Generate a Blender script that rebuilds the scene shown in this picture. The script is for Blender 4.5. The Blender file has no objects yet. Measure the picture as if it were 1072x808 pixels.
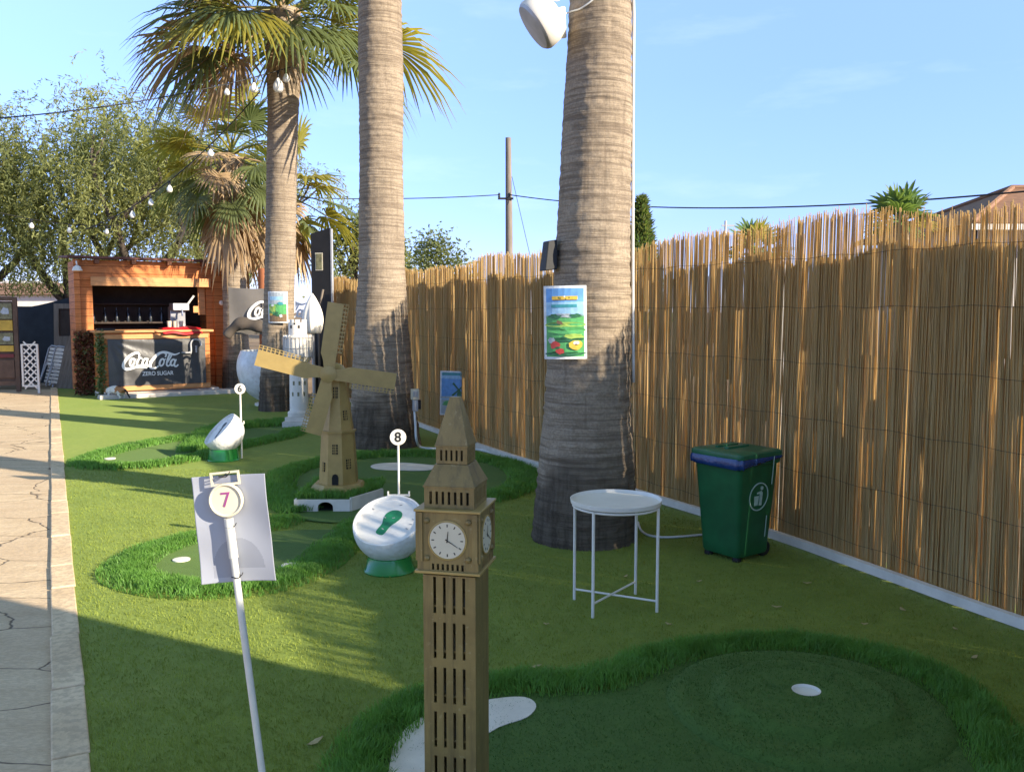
import bpy, bmesh, math, random
import numpy as np
from mathutils import Vector, Matrix, Euler
random.seed(7); NR = np.random.default_rng(7)
S = bpy.context.scene
COL = S.collection
R = math.radians
# ------------------------------------------------------------------ camera model (eye height 1.48 m, looking along +Y)
EYE, F, PITCH = 1.48, 930.0, math.atan(79/930.0)
cp, sp = math.cos(PITCH), math.sin(PITCH)
def ray(u, v):
    q = (404-v)/F
    return Vector(((u-536)/F, cp+q*sp, -sp+q*cp))
def G(u, v, z=0.0):
    r = ray(u, v); t = (z-EYE)/r.z
    return Vector((r.x*t, r.y*t, z))
def P(u, v, D):
    r = ray(u, v); t = D/r.y
    return Vector((r.x*t, D, EYE+r.z*t))
# ------------------------------------------------------------------ mesh helpers
class MB:
    def __init__(s): s.v=[]; s.f=[]; s.m=[]; s.M=Matrix.Identity(4)
    def add(s, vs, fs, mi=0):
        o=len(s.v); M=s.M
        s.v.extend([tuple(M@Vector(p)) for p in vs])
        for f in fs: s.f.append(tuple(o+i for i in f)); s.m.append(mi)
    def box(s, c, d, rz=0, mi=0, rot=None):
        x,y,z=[k/2 for k in d]
        vs=[Vector((a*x,b*y,e*z)) for a in(-1,1) for b in(-1,1) for e in(-1,1)]
        Q=rot if rot is not None else Matrix.Rotation(rz,3,'Z')
        vs=[Q@p+Vector(c) for p in vs]
        s.add(vs,[(0,1,3,2),(4,6,7,5),(0,4,5,1),(2,3,7,6),(0,2,6,4),(1,5,7,3)],mi)
    def tube(s, pts, r, n=8, mi=0, caps=True, closed=False):
        pts=[Vector(p) for p in pts]; k=len(pts)
        rs=r if isinstance(r,(list,tuple)) else [r]*k
        vs=[]; ref=None
        for i,p in enumerate(pts):
            if closed: t=pts[(i+1)%k]-pts[i-1]
            else: t=pts[min(i+1,k-1)]-pts[max(i-1,0)]
            t=t.normalized() if t.length>1e-9 else Vector((0,0,1))
            if ref is None:
                ref=Vector((0,0,1)) if abs(t.z)<.9 else Vector((1,0,0))
            a=t.cross(ref); 
            if a.length<1e-6: a=t.orthogonal()
            a.normalize(); b=t.cross(a).normalized(); ref=-b if False else a.cross(t)
            for j in range(n):
                w=2*math.pi*j/n
                vs.append(p+(a*math.cos(w)+b*math.sin(w))*rs[i])
        fs=[]
        for i in range(k if closed else k-1):
            i2=(i+1)%k
            for j in range(n):
                j2=(j+1)%n
                fs.append((i*n+j,i*n+j2,i2*n+j2,i2*n+j))
        if caps and not closed:
            fs.append(tuple(range(n-1,-1,-1))); fs.append(tuple((k-1)*n+j for j in range(n)))
        s.add(vs,fs,mi)
    def lathe(s, prof, n=32, mi=0, c=(0,0,0), Q=None, phase=0, cap0=True, cap1=True):
        vs=[]; c=Vector(c)
        for (r,z) in prof:
            for j in range(n):
                w=2*math.pi*(j+phase)/n
                p=Vector((r*math.cos(w),r*math.sin(w),z))
                if Q is not None: p=Q@p
                vs.append(p+c)
        fs=[]; k=len(prof)
        for i in range(k-1):
            for j in range(n):
                j2=(j+1)%n
                fs.append((i*n+j,i*n+j2,(i+1)*n+j2,(i+1)*n+j))
        if cap0: fs.append(tuple(range(n-1,-1,-1)))
        if cap1: fs.append(tuple((k-1)*n+j for j in range(n)))
        s.add(vs,fs,mi)
    def prism(s, outline, z0, z1, mi=0, T=None):
        n=len(outline)
        vs=[Vector((x,y,z0)) for x,y in outline]+[Vector((x,y,z1)) for x,y in outline]
        if T is not None: vs=[T@p for p in vs]
        fs=[tuple(range(n-1,-1,-1)),tuple(range(n,2*n))]
        for i in range(n):
            j=(i+1)%n; fs.append((i,j,n+j,n+i))
        s.add(vs,fs,mi)
    def pierced(s, xs0,xs1,zs0,zs1, holes, th, T, mi=0):
        """flat panel in local xz, thickness along y, with rectangular through holes (x0,x1,z0,z1)"""
        xs=sorted(set([xs0,xs1]+[h for q in holes for h in q[:2]])); zs=sorted(set([zs0,zs1]+[h for q in holes for h in q[2:]]))
        solid={}
        for i in range(len(xs)-1):
            for k in range(len(zs)-1):
                cx=(xs[i]+xs[i+1])/2; cz=(zs[k]+zs[k+1])/2
                solid[i,k]=not any(h[0]<cx<h[1] and h[2]<cz<h[3] for h in holes)
        vs=[]; fs=[]
        def q(a,b,c,d): o=len(vs); vs.extend([a,b,c,d]); fs.append((o,o+1,o+2,o+3))
        for (i,k),ok in solid.items():
            if not ok: continue
            a,b=xs[i],xs[i+1]; c,d=zs[k],zs[k+1]
            q((a,0,c),(b,0,c),(b,0,d),(a,0,d)); q((a,th,c),(a,th,d),(b,th,d),(b,th,c))
            if not solid.get((i-1,k)): q((a,0,c),(a,0,d),(a,th,d),(a,th,c))
            if not solid.get((i+1,k)): q((b,0,c),(b,th,c),(b,th,d),(b,0,d))
            if not solid.get((i,k-1)): q((a,0,c),(a,th,c),(b,th,c),(b,0,c))
            if not solid.get((i,k+1)): q((a,0,d),(b,0,d),(b,th,d),(a,th,d))
        s.add([T@Vector(p) for p in vs],fs,mi)
    def build(s, name, mats, parent=None, smooth=False, bevel=0, recalc=True):
        me=bpy.data.meshes.new(name); me.from_pydata(s.v,[],s.f)
        for m in (mats if isinstance(mats,(list,tuple)) else [mats]): me.materials.append(m)
        me.polygons.foreach_set('material_index',s.m)
        if recalc and len(s.f)<60000:
            b=bmesh.new(); b.from_mesh(me); bmesh.ops.recalc_face_normals(b,faces=b.faces); b.to_mesh(me); b.free()
        o=bpy.data.objects.new(name,me); COL.objects.link(o)
        if parent: o.parent=parent
        if smooth:
            me.polygons.foreach_set('use_smooth',[True]*len(me.polygons))
            if smooth!=True: me.set_sharp_from_angle(angle=R(smooth))
        if bevel:
            md=o.modifiers.new('b','BEVEL'); md.width=bevel; md.segments=2; md.limit_method='ANGLE'; md.angle_limit=R(35)
        return o
def tag(o,label=None,cat=None,group=None,kind=None):
    if label: o['label']=label
    if cat: o['category']=cat
    if group: o['group']=group
    if kind: o['kind']=kind
    return o
def thing(name,loc,label,cat,group=None,rz=0,rot=None):
    o=bpy.data.objects.new(name,None); COL.objects.link(o); o.empty_display_size=.1
    o.location=loc; o.rotation_euler=rot if rot else (0,0,rz)
    return tag(o,label,cat,group)
def copy_tree(o,parent=None):
    c=o.copy(); COL.objects.link(c)
    if parent: c.parent=parent
    for ch in list(o.children): copy_tree(ch,c)
    return c
def text_mesh(txt,size,name,m,parent,T,depth=.0008,bold=0):
    cu=bpy.data.curves.new(name,'FONT'); cu.body=txt; cu.size=size; cu.align_x='CENTER'; cu.align_y='CENTER'; cu.extrude=depth; cu.offset=bold
    to=bpy.data.objects.new(name+'_tmp',cu); COL.objects.link(to)
    dg=bpy.context.evaluated_depsgraph_get(); dg.update()
    me=bpy.data.meshes.new_from_object(to.evaluated_get(dg)); bpy.data.objects.remove(to)
    me.transform(T); me.materials.clear(); me.materials.append(m)
    o=bpy.data.objects.new(name,me); COL.objects.link(o); o.parent=parent
    return o
def np_mesh(name,verts,faces,mats,parent=None,midx=None,smooth=False):
    """verts (n,3), faces (m,k) arrays"""
    me=bpy.data.meshes.new(name); nv=len(verts); nf,k=faces.shape
    me.vertices.add(nv); me.vertices.foreach_set('co',np.asarray(verts,dtype=np.float32).ravel())
    me.loops.add(nf*k); me.loops.foreach_set('vertex_index',faces.astype(np.int32).ravel())
    me.polygons.add(nf); me.polygons.foreach_set('loop_start',np.arange(0,nf*k,k,dtype=np.int32))
    for m in (mats if isinstance(mats,(list,tuple)) else [mats]): me.materials.append(m)
    if midx is not None: me.polygons.foreach_set('material_index',midx.astype(np.int32))
    if smooth: me.polygons.foreach_set('use_smooth',np.ones(nf,dtype=bool))
    me.update(calc_edges=True); me.validate()
    o=bpy.data.objects.new(name,me); COL.objects.link(o)
    if parent: o.parent=parent
    return o
# ------------------------------------------------------------------ materials
class N:
    def __init__(s,name):
        m=bpy.data.materials.new(name); m.use_nodes=True; s.m=m; s.t=m.node_tree; s.t.nodes.clear()
        s.out=s.n('ShaderNodeOutputMaterial'); s.b=s.n('ShaderNodeBsdfPrincipled'); s.l(s.b.outputs[0],s.out.inputs[0])
    def n(s,k,**kw):
        x=s.t.nodes.new(k)
        for a,b in kw.items():
            if hasattr(x,a): setattr(x,a,b)
            else: x.inputs[a.replace('_',' ')].default_value=b
        return x
    def l(s,a,b): s.t.links.new(a,b)
    def co(s,scale=(1,1,1),kind='Object'):
        t=s.n('ShaderNodeTexCoord'); mp=s.n('ShaderNodeMapping'); mp.inputs['Scale'].default_value=scale
        s.l(t.outputs[kind],mp.inputs[0]); return mp.outputs[0]
    def noise(s,vec,scale,detail=4,rough=.6):
        x=s.n('ShaderNodeTexNoise'); x.inputs['Scale'].default_value=scale; x.inputs['Detail'].default_value=detail; x.inputs['Roughness'].default_value=rough
        if vec is not None: s.l(vec,x.inputs['Vector'])
        return x.outputs['Fac']
    def ramp(s,fac,stops):
        x=s.n('ShaderNodeValToRGB'); e=x.color_ramp.elements
        while len(e)<len(stops): e.new(.5)
        for k,(p,c) in zip(e,stops):
            k.position=p; k.color=(c,c,c,1) if isinstance(c,(int,float)) else (*c,1)
        s.l(fac,x.inputs[0]); return x.outputs[0]
    def mix(s,fac,a,b,mode='MIX'):
        x=s.n('ShaderNodeMix'); x.data_type='RGBA'; x.blend_type=mode
        if isinstance(fac,(int,float)): x.inputs[0].default_value=fac
        else: s.l(fac,x.inputs[0])
        for i,v in ((6,a),(7,b)):
            if isinstance(v,tuple): x.inputs[i].default_value=(*v,1)
            else: s.l(v,x.inputs[i])
        return x.outputs[2]
    def bump(s,h,strength=.3,dist=.01):
        x=s.n('ShaderNodeBump'); x.inputs['Strength'].default_value=strength; x.inputs['Distance'].default_value=dist
        s.l(h,x.inputs['Height']); s.l(x.outputs[0],s.b.inputs['Normal']); return x
    def col(s,c):
        if isinstance(c,tuple): s.b.inputs['Base Color'].default_value=(*c,1)
        else: s.l(c,s.b.inputs['Base Color'])
    def rough(s,r,spec=.5):
        s.b.inputs['Roughness'].default_value=r; s.b.inputs['Specular IOR Level'].default_value=spec
def simple(name,c,rough=.6,var=.25,scale=8,bump=.15,bscale=60,metal=0,spec=.4,stretch=(1,1,1),bd=.003):
    k=N(name); v=k.co(stretch)
    d=tuple(x*(1-var) for x in c); h=tuple(min(1,x*(1+var*.6)) for x in c)
    k.col(k.ramp(k.noise(v,scale,5),[(.3,d),(.7,h)])); k.rough(rough,spec); k.b.inputs['Metallic'].default_value=metal
    if bump: k.bump(k.noise(v,bscale,3),bump,bd)
    return k.m
def translucent(name,c,tr,amount=.4,rough=.6,var=.3,scale=3,stretch=(1,1,1),spec=.3):
    k=N(name); v=k.co(stretch)
    d=tuple(x*(1-var) for x in c); h=tuple(min(1,x*(1+var)) for x in c)
    colr=k.ramp(k.noise(v,scale,3),[(.3,d),(.7,h)]); k.col(colr); k.rough(rough,spec)
    t=k.n('ShaderNodeBsdfTranslucent'); t.inputs[0].default_value=(*tr,1)
    mx=k.n('ShaderNodeMixShader'); mx.inputs[0].default_value=amount
    k.l(k.b.outputs[0],mx.inputs[1]); k.l(t.outputs[0],mx.inputs[2]); k.l(mx.outputs[0],k.out.inputs[0])
    return k.m
MT={}
def mk_mats():
    # artificial turf lawn
    def turf(name,a,b,c,fine=260,bs=.5):
        k=N(name); v=k.co()
        big=k.noise(v,1.1,4,.6); mid=k.noise(v,14,4,.65); fin=k.noise(v,fine,2,.7)
        col=k.ramp(big,[(.3,a),(.55,b),(.75,c)])
        col=k.mix(k.ramp(mid,[(.35,0.0),(.7,.55)]),col,tuple(x*.7 for x in a))
        col=k.mix(k.ramp(fin,[(.35,.55),(.65,0.0)]),col,tuple(x*.45 for x in a))
        k.col(col); k.rough(.75,.2); k.bump(fin,bs,.006)
        k.b.inputs['Sheen Weight'].default_value=.12; k.b.inputs['Sheen Tint'].default_value=(.6,.8,.3,1)
        return k.m
    MT['lawn']=turf('lawn_turf',(.190,.250,.038),(.240,.295,.046),(.285,.315,.062))
    MT['green']=turf('putting_turf',(.064,.132,.024),(.080,.155,.028),(.098,.176,.034),330,.35)
    MT['greenblade']=translucent('putting_blade',(.062,.130,.024),(.10,.2,.03),.25,.6,.25,6)
    MT['blade']=translucent('fringe_blade',(.135,.275,.052),(.22,.45,.06),.4,.5,.3,9)
    MT['lawnblade']=translucent('lawn_blade',(.225,.275,.044),(.29,.35,.05),.25,.6,.3,5)
    # ground
    k=N('bare_soil'); v=k.co(); k.col(k.ramp(k.noise(v,.6,6),[(.3,(.16,.105,.065)),(.7,(.30,.22,.14))])); k.rough(.95,.1); k.bump(k.noise(v,25,5),.5,.02); MT['soil']=k.m
    # path : irregular stone slabs with cracks
    k=N('path_stone'); t=k.n('ShaderNodeTexCoord'); mp=k.n('ShaderNodeMapping'); mp.inputs['Rotation'].default_value=(0,0,R(-27)); mp.inputs['Scale'].default_value=(1.1,2.1,1)
    k.l(t.outputs['Object'],mp.inputs[0]); v=mp.outputs[0]
    dn=k.n('ShaderNodeTexNoise'); dn.inputs['Scale'].default_value=2.2; dn.inputs['Detail'].default_value=5; k.l(v,dn.inputs['Vector'])
    ad=k.n('ShaderNodeMix'); ad.data_type='RGBA'; ad.blend_type='LINEAR_LIGHT'; ad.inputs[0].default_value=.12; k.l(v,ad.inputs[6]); k.l(dn.outputs['Color'],ad.inputs[7])
    vo=k.n('ShaderNodeTexVoronoi'); vo.feature='DISTANCE_TO_EDGE'; vo.inputs['Scale'].default_value=1.0; k.l(ad.outputs[2],vo.inputs['Vector'])
    vc=k.n('ShaderNodeTexVoronoi'); vc.inputs['Scale'].default_value=1.0; k.l(ad.outputs[2],vc.inputs['Vector'])
    base=k.ramp(k.noise(v,3,6),[(.3,(.52,.385,.24)),(.7,(.70,.55,.365))])
    sep=k.n('ShaderNodeSeparateColor'); k.l(vc.outputs['Color'],sep.inputs[0])
    base=k.mix(k.ramp(sep.outputs[0],[(0,0.0),(1,.35)]),base,(.50,.36,.24))
    base=k.mix(k.ramp(k.noise(v,38,3),[(.45,.35),(.6,0.0)]),base,(.38,.28,.19))
    crack=k.ramp(vo.outputs['Distance'],[(0.003,.9),(.010,0.0)])
    k.col(k.mix(crack,base,(.10,.075,.055))); k.rough(.9,.2)
    h=k.mix(crack,k.noise(v,18,5),(0,0,0)); k.bump(h,.6,.012); MT['path']=k.m
    k=N('edging_stone'); v=k.co(); c=k.ramp(k.noise(v,2.5,6),[(.3,(.57,.42,.26)),(.7,(.75,.58,.38))]); c=k.mix(k.ramp(k.noise(v,30,3),[(.42,.4),(.56,0.0)]),c,(.32,.24,.17)); k.col(c); k.rough(.9,.2); k.bump(k.noise(v,40,4),.5,.008); MT['edging']=k.m
    MT['joint']=simple('joint_dirt',(.20,.15,.105),.95,.4,20,.4,80)
    # palm bark
    def bark(name,lo,hi,dark):
        k=N(name); v=k.co((1,1,1)); vr=k.co((1.4,1.4,38)); vf=k.co((16,16,.9))
        rings=k.noise(vr,1.6,5,.65); mott=k.noise(v,3.2,5,.7); fiss=k.noise(vf,1.3,4,.6)
        c=k.ramp(mott,[(.3,lo),(.7,hi)])
        c=k.mix(k.ramp(rings,[(.38,.72),(.54,0.0)]),c,dark)
        sz=k.n('ShaderNodeSeparateXYZ'); k.l(k.co(),sz.inputs[0])
        zz=k.n('ShaderNodeMath',operation='MULTIPLY_ADD'); k.l(k.noise(v,2.6,3),zz.inputs[0]); zz.inputs[1].default_value=.9; k.l(sz.outputs[2],zz.inputs[2])
        low=k.ramp(zz.outputs[0],[(.75,1.0),(1.55,0.0)]) # fissured darker trunk base, with the fence shade put into its colour
        lowc=k.mix(k.ramp(fiss,[(.40,.85),(.56,0.0)]),tuple(x*.34 for x in hi),tuple(x*.4 for x in dark))
        lowc=k.mix(k.ramp(rings,[(.36,.8),(.55,0.0)]),lowc,tuple(x*.4 for x in dark)); c=k.mix(k.ramp(fiss,[(.30,.5),(.42,0.0)]),c,dark); c2=k.mix(low,c,lowc)
        c2=k.mix(k.ramp(k.noise(v,60,2),[(.4,.35),(.6,0.0)]),c2,dark)
        k.col(c2); k.rough(.9,.15)
        h=k.mix(.35,rings,fiss); k.bump(h,.8,.02)
        return k.m
    MT['bark']=bark('palm_bark',(.265,.210,.150),(.385,.310,.225),(.135,.102,.074))
    MT['barkgrey']=bark('palm_bark_grey',(.26,.205,.15),(.40,.32,.23),(.13,.10,.07))
    MT['limb']=simple('tree_limb',(.075,.058,.045),.9,.4,6,.6,30)
    # palm leaves
    MT['frond']=translucent('palm_frond',(.115,.145,.055),(.24,.28,.05),.36,.45,.4,1.2,spec=.5)
    MT['frondy']=translucent('palm_frond_yellow',(.24,.22,.040),(.50,.42,.05),.4,.45,.35,1.2)
    MT['dead']=translucent('palm_frond_dry',(.40,.28,.16),(.45,.28,.12),.25,.75,.35,1.5)
    MT['leafA']=translucent('pepper_leaf_olive',(.235,.25,.090),(.40,.40,.09),.45,.6,.45,1.6)
    MT['leafB']=translucent('pepper_leaf_dark',(.135,.155,.060),(.25,.28,.06),.42,.6,.45,1.6)
    MT['leafC']=translucent('shrub_leaf',(.10,.165,.05),(.2,.3,.05),.35,.5,.4,3)
    MT['leafD']=translucent('red_ivy_leaf',(.20,.085,.05),(.25,.10,.05),.25,.5,.7,30)
    MT['leafE']=translucent('ivy_leaf_green',(.16,.19,.075),(.2,.26,.06),.25,.5,.5,30)
    # reeds
    k=N('reed_cane'); v=k.co((40,40,.8)); v2=k.co((18,18,2.2))
    c=k.ramp(k.noise(v,1.6,2,.7),[(.25,(.47,.335,.145)),(.5,(.62,.46,.205)),(.75,(.76,.60,.31))])
    c=k.mix(k.ramp(k.noise(v2,1.5,3),[(.5,0.0),(.72,.45)]),c,(.33,.22,.095)); k.col(c); k.rough(.55,.35)
    t=k.n('ShaderNodeBsdfTranslucent'); k.l(k.mix(.5,c,(1,.72,.29)),t.inputs[0]); mx=k.n('ShaderNodeMixShader'); mx.inputs[0].default_value=.5
    k.l(k.b.outputs[0],mx.inputs[1]); k.l(t.outputs[0],mx.inputs[2]); k.l(mx.outputs[0],k.out.inputs[0]); MT['reed']=k.m
    MT['reedback']=translucent('reed_backing',(.52,.385,.18),(.42,.27,.09),.10,.8,.35,2,stretch=(30,30,1))
    MT['wire']=simple('rusty_wire',(.06,.045,.035),.7,.2)
    # gold painted wood
    k=N('gold_paint_front'); v=k.co(); vs=k.co((34,34,2.2)); c0=k.ramp(k.noise(v,7,5),[(.3,(.175,.120,.042)),(.7,(.290,.208,.074))])
    c0=k.mix(k.ramp(k.noise(vs,1.2,4,.7),[(.48,0.0),(.66,.55)]),c0,(.095,.070,.032)); c0=k.mix(k.ramp(k.noise(v,55,3),[(.62,0.0),(.70,.5)]),c0,(.36,.29,.15)); k.col(c0); k.rough(.52,.45); k.b.inputs['Metallic'].default_value=.12; k.bump(k.noise(vs,3,3),.18,.003); MT['gold']=k.m
    MT['goldold']=simple('gold_paint',(.235,.178,.072),.5,.30,9,.12,90,metal=.15,spec=.5)
    MT['goldlight']=simple('gold_paint_bright',(.40,.28,.095),.45,.12,14,.1,90,metal=.2,spec=.5)
    MT['goldmid']=simple('gold_paint_worn',(.40,.268,.083),.5,.18,10,.12,90,metal=.15,spec=.5)
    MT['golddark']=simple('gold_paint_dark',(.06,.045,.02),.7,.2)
    MT['black']=simple('black_void',(.012,.011,.010),.8,.2,bump=0)
    MT['white']=simple('white_paint',(.78,.73,.64),.45,.07,10,.08,70)
    MT['whitedirty']=simple('white_plaster_dirty',(.74,.67,.57),.6,.16,7,.2,50)
    MT['cream']=simple('cream_plastic',(.62,.56,.42),.4,.08,9,.05)
    MT['post']=simple('white_post_paint',(.56,.56,.52),.4,.14,12,.08)
    MT['paper']=translucent('laminated_paper',(.47,.49,.55),(.50,.52,.58),.30,.28,.06,5,spec=.5)
    MT['print']=translucent('print_through_paper',(.36,.38,.44),(.33,.35,.41),.25,.28,.05,5,spec=.5)
    MT['purple']=simple('purple_ink',(.28,.06,.20),.6,.1,bump=0)
    MT['ink']=simple('black_ink',(.02,.02,.02),.6,.1,bump=0)
    k=N('golf_ball_shell'); v=k.co(); vo=k.n('ShaderNodeTexVoronoi'); vo.inputs['Scale'].default_value=26; k.l(v,vo.inputs['Vector'])
    c=k.ramp(k.noise(v,9,5),[(.3,(.62,.61,.59)),(.6,(.80,.80,.79))]); k.col(k.mix(k.ramp(k.noise(v,16,4),[(.52,0.0),(.72,.35)]),c,(.45,.36,.30))); k.rough(.35,.5); k.bump(k.ramp(vo.outputs['Distance'],[(0,0.0),(.5,1.0)]),.35,.006); MT['ball']=k.m
    k=N('marker_face'); v=k.co(); c=k.ramp(k.noise(v,11,5),[(.3,(.68,.64,.60)),(.55,(.80,.77,.72))]); k.col(c); k.rough(.35,.5); MT['face']=k.m
    MT['mapgreen']=simple('map_green',(.02,.22,.10),.5,.25,30,.1)
    MT['mapdark']=simple('map_dark',(.045,.05,.055),.5,.2,30,.1)
    MT['plastgreen']=simple('green_plastic',(.018,.21,.035),.25,.2,5,.05,40,spec=.6)
    MT['bin']=simple('bin_green',(.010,.105,.034),.42,.28,7,.12,120,spec=.5)
    MT['binlid']=simple('bin_lid_green',(.016,.125,.055),.36,.25,7,.1,120,spec=.5)
    MT['bag']=simple('blue_bag',(.012,.040,.15),.22,.35,9,.5,26,spec=.6,bd=.01)
    MT['decal']=simple('pale_decal',(.42,.55,.46),.5,.2,30,.05)
    MT['red']=simple('red_plastic',(.50,.012,.018),.35,.15,6,.1)
    MT['rubber']=simple('black_rubber',(.018,.018,.018),.6,.2)
    # hut
    k=N('hut_boards'); v=k.co(); vs=k.co((1.2,1.2,16)); sz=k.n('ShaderNodeSeparateXYZ'); k.l(v,sz.inputs[0])
    fr=k.n('ShaderNodeMath',operation='FRACT'); mu=k.n('ShaderNodeMath',operation='MULTIPLY'); k.l(sz.outputs[2],mu.inputs[0]); mu.inputs[1].default_value=8.0; k.l(mu.outputs[0],fr.inputs[0])
    c=k.ramp(k.noise(vs,2.2,5),[(.3,(.40,.125,.034)),(.7,(.62,.225,.065))]); gap=k.ramp(fr.outputs[0],[(.03,1.0),(.09,0.0)])
    k.col(k.mix(gap,c,(.10,.035,.012))); k.rough(.6,.3); k.bump(k.mix(gap,k.noise(vs,6,3),(0,0,0)),.5,.01); MT['hut']=k.m
    MT['hutdark']=simple('hut_dark_wood',(.16,.060,.028),.7,.35,3,.3,30,stretch=(1,1,8))
    MT['hutlight']=simple('hut_light_board',(.58,.27,.10),.6,.25,2.5,.3,30,stretch=(2,2,14))
    MT['roof']=simple('roof_brown',(.13,.05,.035),.7,.3,4,.3)
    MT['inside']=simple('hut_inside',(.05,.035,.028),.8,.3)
    MT['concrete']=simple('pale_concrete',(.58,.52,.46),.9,.2,5,.4,40)
    k=N('black_banner_vinyl'); v=k.co(); k.col(k.ramp(k.noise(v,4,4),[(.3,(.055,.052,.052)),(.7,(.085,.082,.08))])); k.rough(.42,.5); k.bump(k.noise(v,6,3),.25,.03); MT['banner']=k.m
    MT['bannergrey']=simple('grey_banner_vinyl',(.16,.145,.13),.5,.12,4,.2,8)
    MT['logo']=simple('logo_white',(.85,.84,.82),.5,.03,bump=0)
    MT['tarp']=simple('dark_shade_cloth',(.022,.028,.036),.8,.4,3,.4,10)
    MT['tarpbrown']=simple('brown_tarp',(.085,.068,.055),.85,.35,4,.5,12)
    MT['chrome']=simple('steel',(.38,.38,.40),.35,.15,6,.05,metal=.9)
    MT['greymetal']=simple('grey_metal',(.42,.42,.43),.5,.2,8,.1,metal=.3)
    MT['greywood']=simple('weathered_wood',(.20,.165,.13),.85,.35,3,.4,30,stretch=(6,6,1))
    MT['brownpost']=simple('brown_post',(.33,.115,.045),.6,.25,4,.2,stretch=(6,6,1))
    MT['bulb']=simple('bulb_white',(.80,.79,.74),.2,.04,bump=0,spec=.6)
    MT['cable']=simple('black_cable',(.02,.02,.02),.6,.1,bump=0)
    MT['whitecable']=simple('white_cable',(.70,.70,.67),.45,.1,bump=0)
    MT['yellow']=simple('yellow_panel',(.55,.36,.05),.55,.25,8,.05)
    MT['olive']=simple('olive_panel',(.20,.19,.10),.6,.5,18,.05)
    MT['maroon']=simple('maroon_panel',(.16,.03,.03),.6,.25,8,.05)
    MT['brownframe']=simple('brown_frame',(.12,.075,.05),.75,.3,6,.2)
    MT['tile']=simple('roof_tile',(.22,.112,.06),.75,.3,6,.5,26,stretch=(1,1,3))
    MT['wallpale']=simple('pale_render',(.66,.60,.54),.85,.12,3,.2)
    MT['glass']=simple('dark_window',(.012,.016,.018),.25,.2,bump=0,spec=.7)
    MT['pole']=simple('pole_wood',(.20,.165,.135),.85,.3,3,.3,stretch=(6,6,.6))
    MT['blackpaint']=simple('black_board',(.014,.013,.012),.55,.3,5,.1)
    MT['drypetal']=simple('dry_leaf',(.50,.40,.20),.75,.3,20,.1)
    MT['furwhite']=simple('fur_white',(.72,.68,.60),.85,.12,30,.4,120)
    MT['furorange']=simple('fur_orange',(.42,.19,.075),.85,.25,30,.4,120)
    MT['furblack']=simple('fur_black',(.03,.025,.02),.85,.2,30,.4,120)
    # poster inks
    for n,c in dict(sky=(.13,.33,.66),sky2=(.30,.52,.72),teal=(.05,.28,.33),pgreen=(.10,.38,.12),pdark=(.03,.13,.06),plime=(.34,.50,.10),pyel=(.72,.47,.06),pred=(.50,.06,.05),pwhite=(.74,.76,.76),pbrown=(.22,.14,.07),pgrey=(.40,.45,.48)).items():
        MT['i_'+n]=simple('ink_'+n,c,.35,.22,24,0,spec=.5)
mk_mats()
SKYS,SUNS,EXPO=.15,3.8,1.6
def catmull(pts, n=8, closed=False):
    pts=[Vector(p) for p in pts]; k=len(pts); out=[]
    rng=range(k if closed else k-1)
    for i in rng:
        if closed: a,b,c,d=pts[i-1],pts[i],pts[(i+1)%k],pts[(i+2)%k]
        else: a,b,c,d=pts[max(i-1,0)],pts[i],pts[i+1],pts[min(i+2,k-1)]
        for j in range(n):
            t=j/n
            out.append(.5*((2*b)+(c-a)*t+(2*a-5*b+4*c-d)*t*t+(3*b-a-3*c+d)*t**3))
    if not closed: out.append(pts[-1])
    return out
SUN=Vector((.884,-.467)).normalized(); ELEV=R(22)
# ================================================================== GROUND, LAWN, PATH
mb=MB(); mb.add([(-300,-300,-.02),(300,-300,-.02),(300,600,-.02),(-300,600,-.02)],[(0,1,2,3)])
tag(mb.build('ground',MT['soil']),kind='structure')
def fenceX(D):
    pts=[(4.9,-2.0),(2.37,4.1),(1.69,5.73),(-.06,8.9),(-3.0,15.2),(-3.3,15.8)]
    for (x0,d0),(x1,d1) in zip(pts,pts[1:]):
        if D<=d1: return x0+(x1-x0)*(D-d0)/(d1-d0)
    return pts[-1][0]
def pathX(D): return -1.518-.5176*(D-2.85)
lawn=[]
Ds=[-2,0,1.5,2.85,4,6,8,10,12,14,16,17.2]
mb=MB(); vs=[]
for D in Ds: vs+= [(pathX(D)+.1,D,0.0),(fenceX(min(D,15.8))+.3 if D<15.9 else -4.6,D,0.0)]
mb.add(vs,[(2*i,2*i+1,2*i+3,2*i+2) for i in range(len(Ds)-1)])
tag(mb.build('lawn',MT['lawn']),kind='structure')
mb=MB(); vs=[]
dp=[-2,2.85,8,14,16.7]
for D in dp: vs+=[(pathX(D)-7,D,-.006),(pathX(D)-.017,D,-.006)]
mb.add(vs,[(2*i,2*i+1,2*i+3,2*i+2) for i in range(len(dp)-1)])
tag(mb.build('path',MT['path']),kind='structure')
# edging: a row of narrow stone blocks with open joints over a dirt bed
mb=MB(); D=-1.5
mb.add([(pathX(-2)-.035,-2,-.012),(pathX(-2)+.115,-2,-.012),(pathX(16.9)+.115,16.9,-.012),(pathX(16.9)-.035,16.9,-.012)],[(0,1,2,3)],1)
ang=math.atan2(-.52,1)
while D<16.5:
    L=random.uniform(.45,.8); c=D+L/2*.887
    mb.box((pathX(c)+.045,c,-.004+random.uniform(-.003,.003)),(.116+random.uniform(-.006,.004),L-random.uniform(.008,.02),.03),rz=math.atan(.5206)+random.gauss(0,.008),mi=0); D+=L*.887
tag(mb.build('path_edging',[MT['edging'],MT['joint']],bevel=.006),kind='structure')
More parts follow.
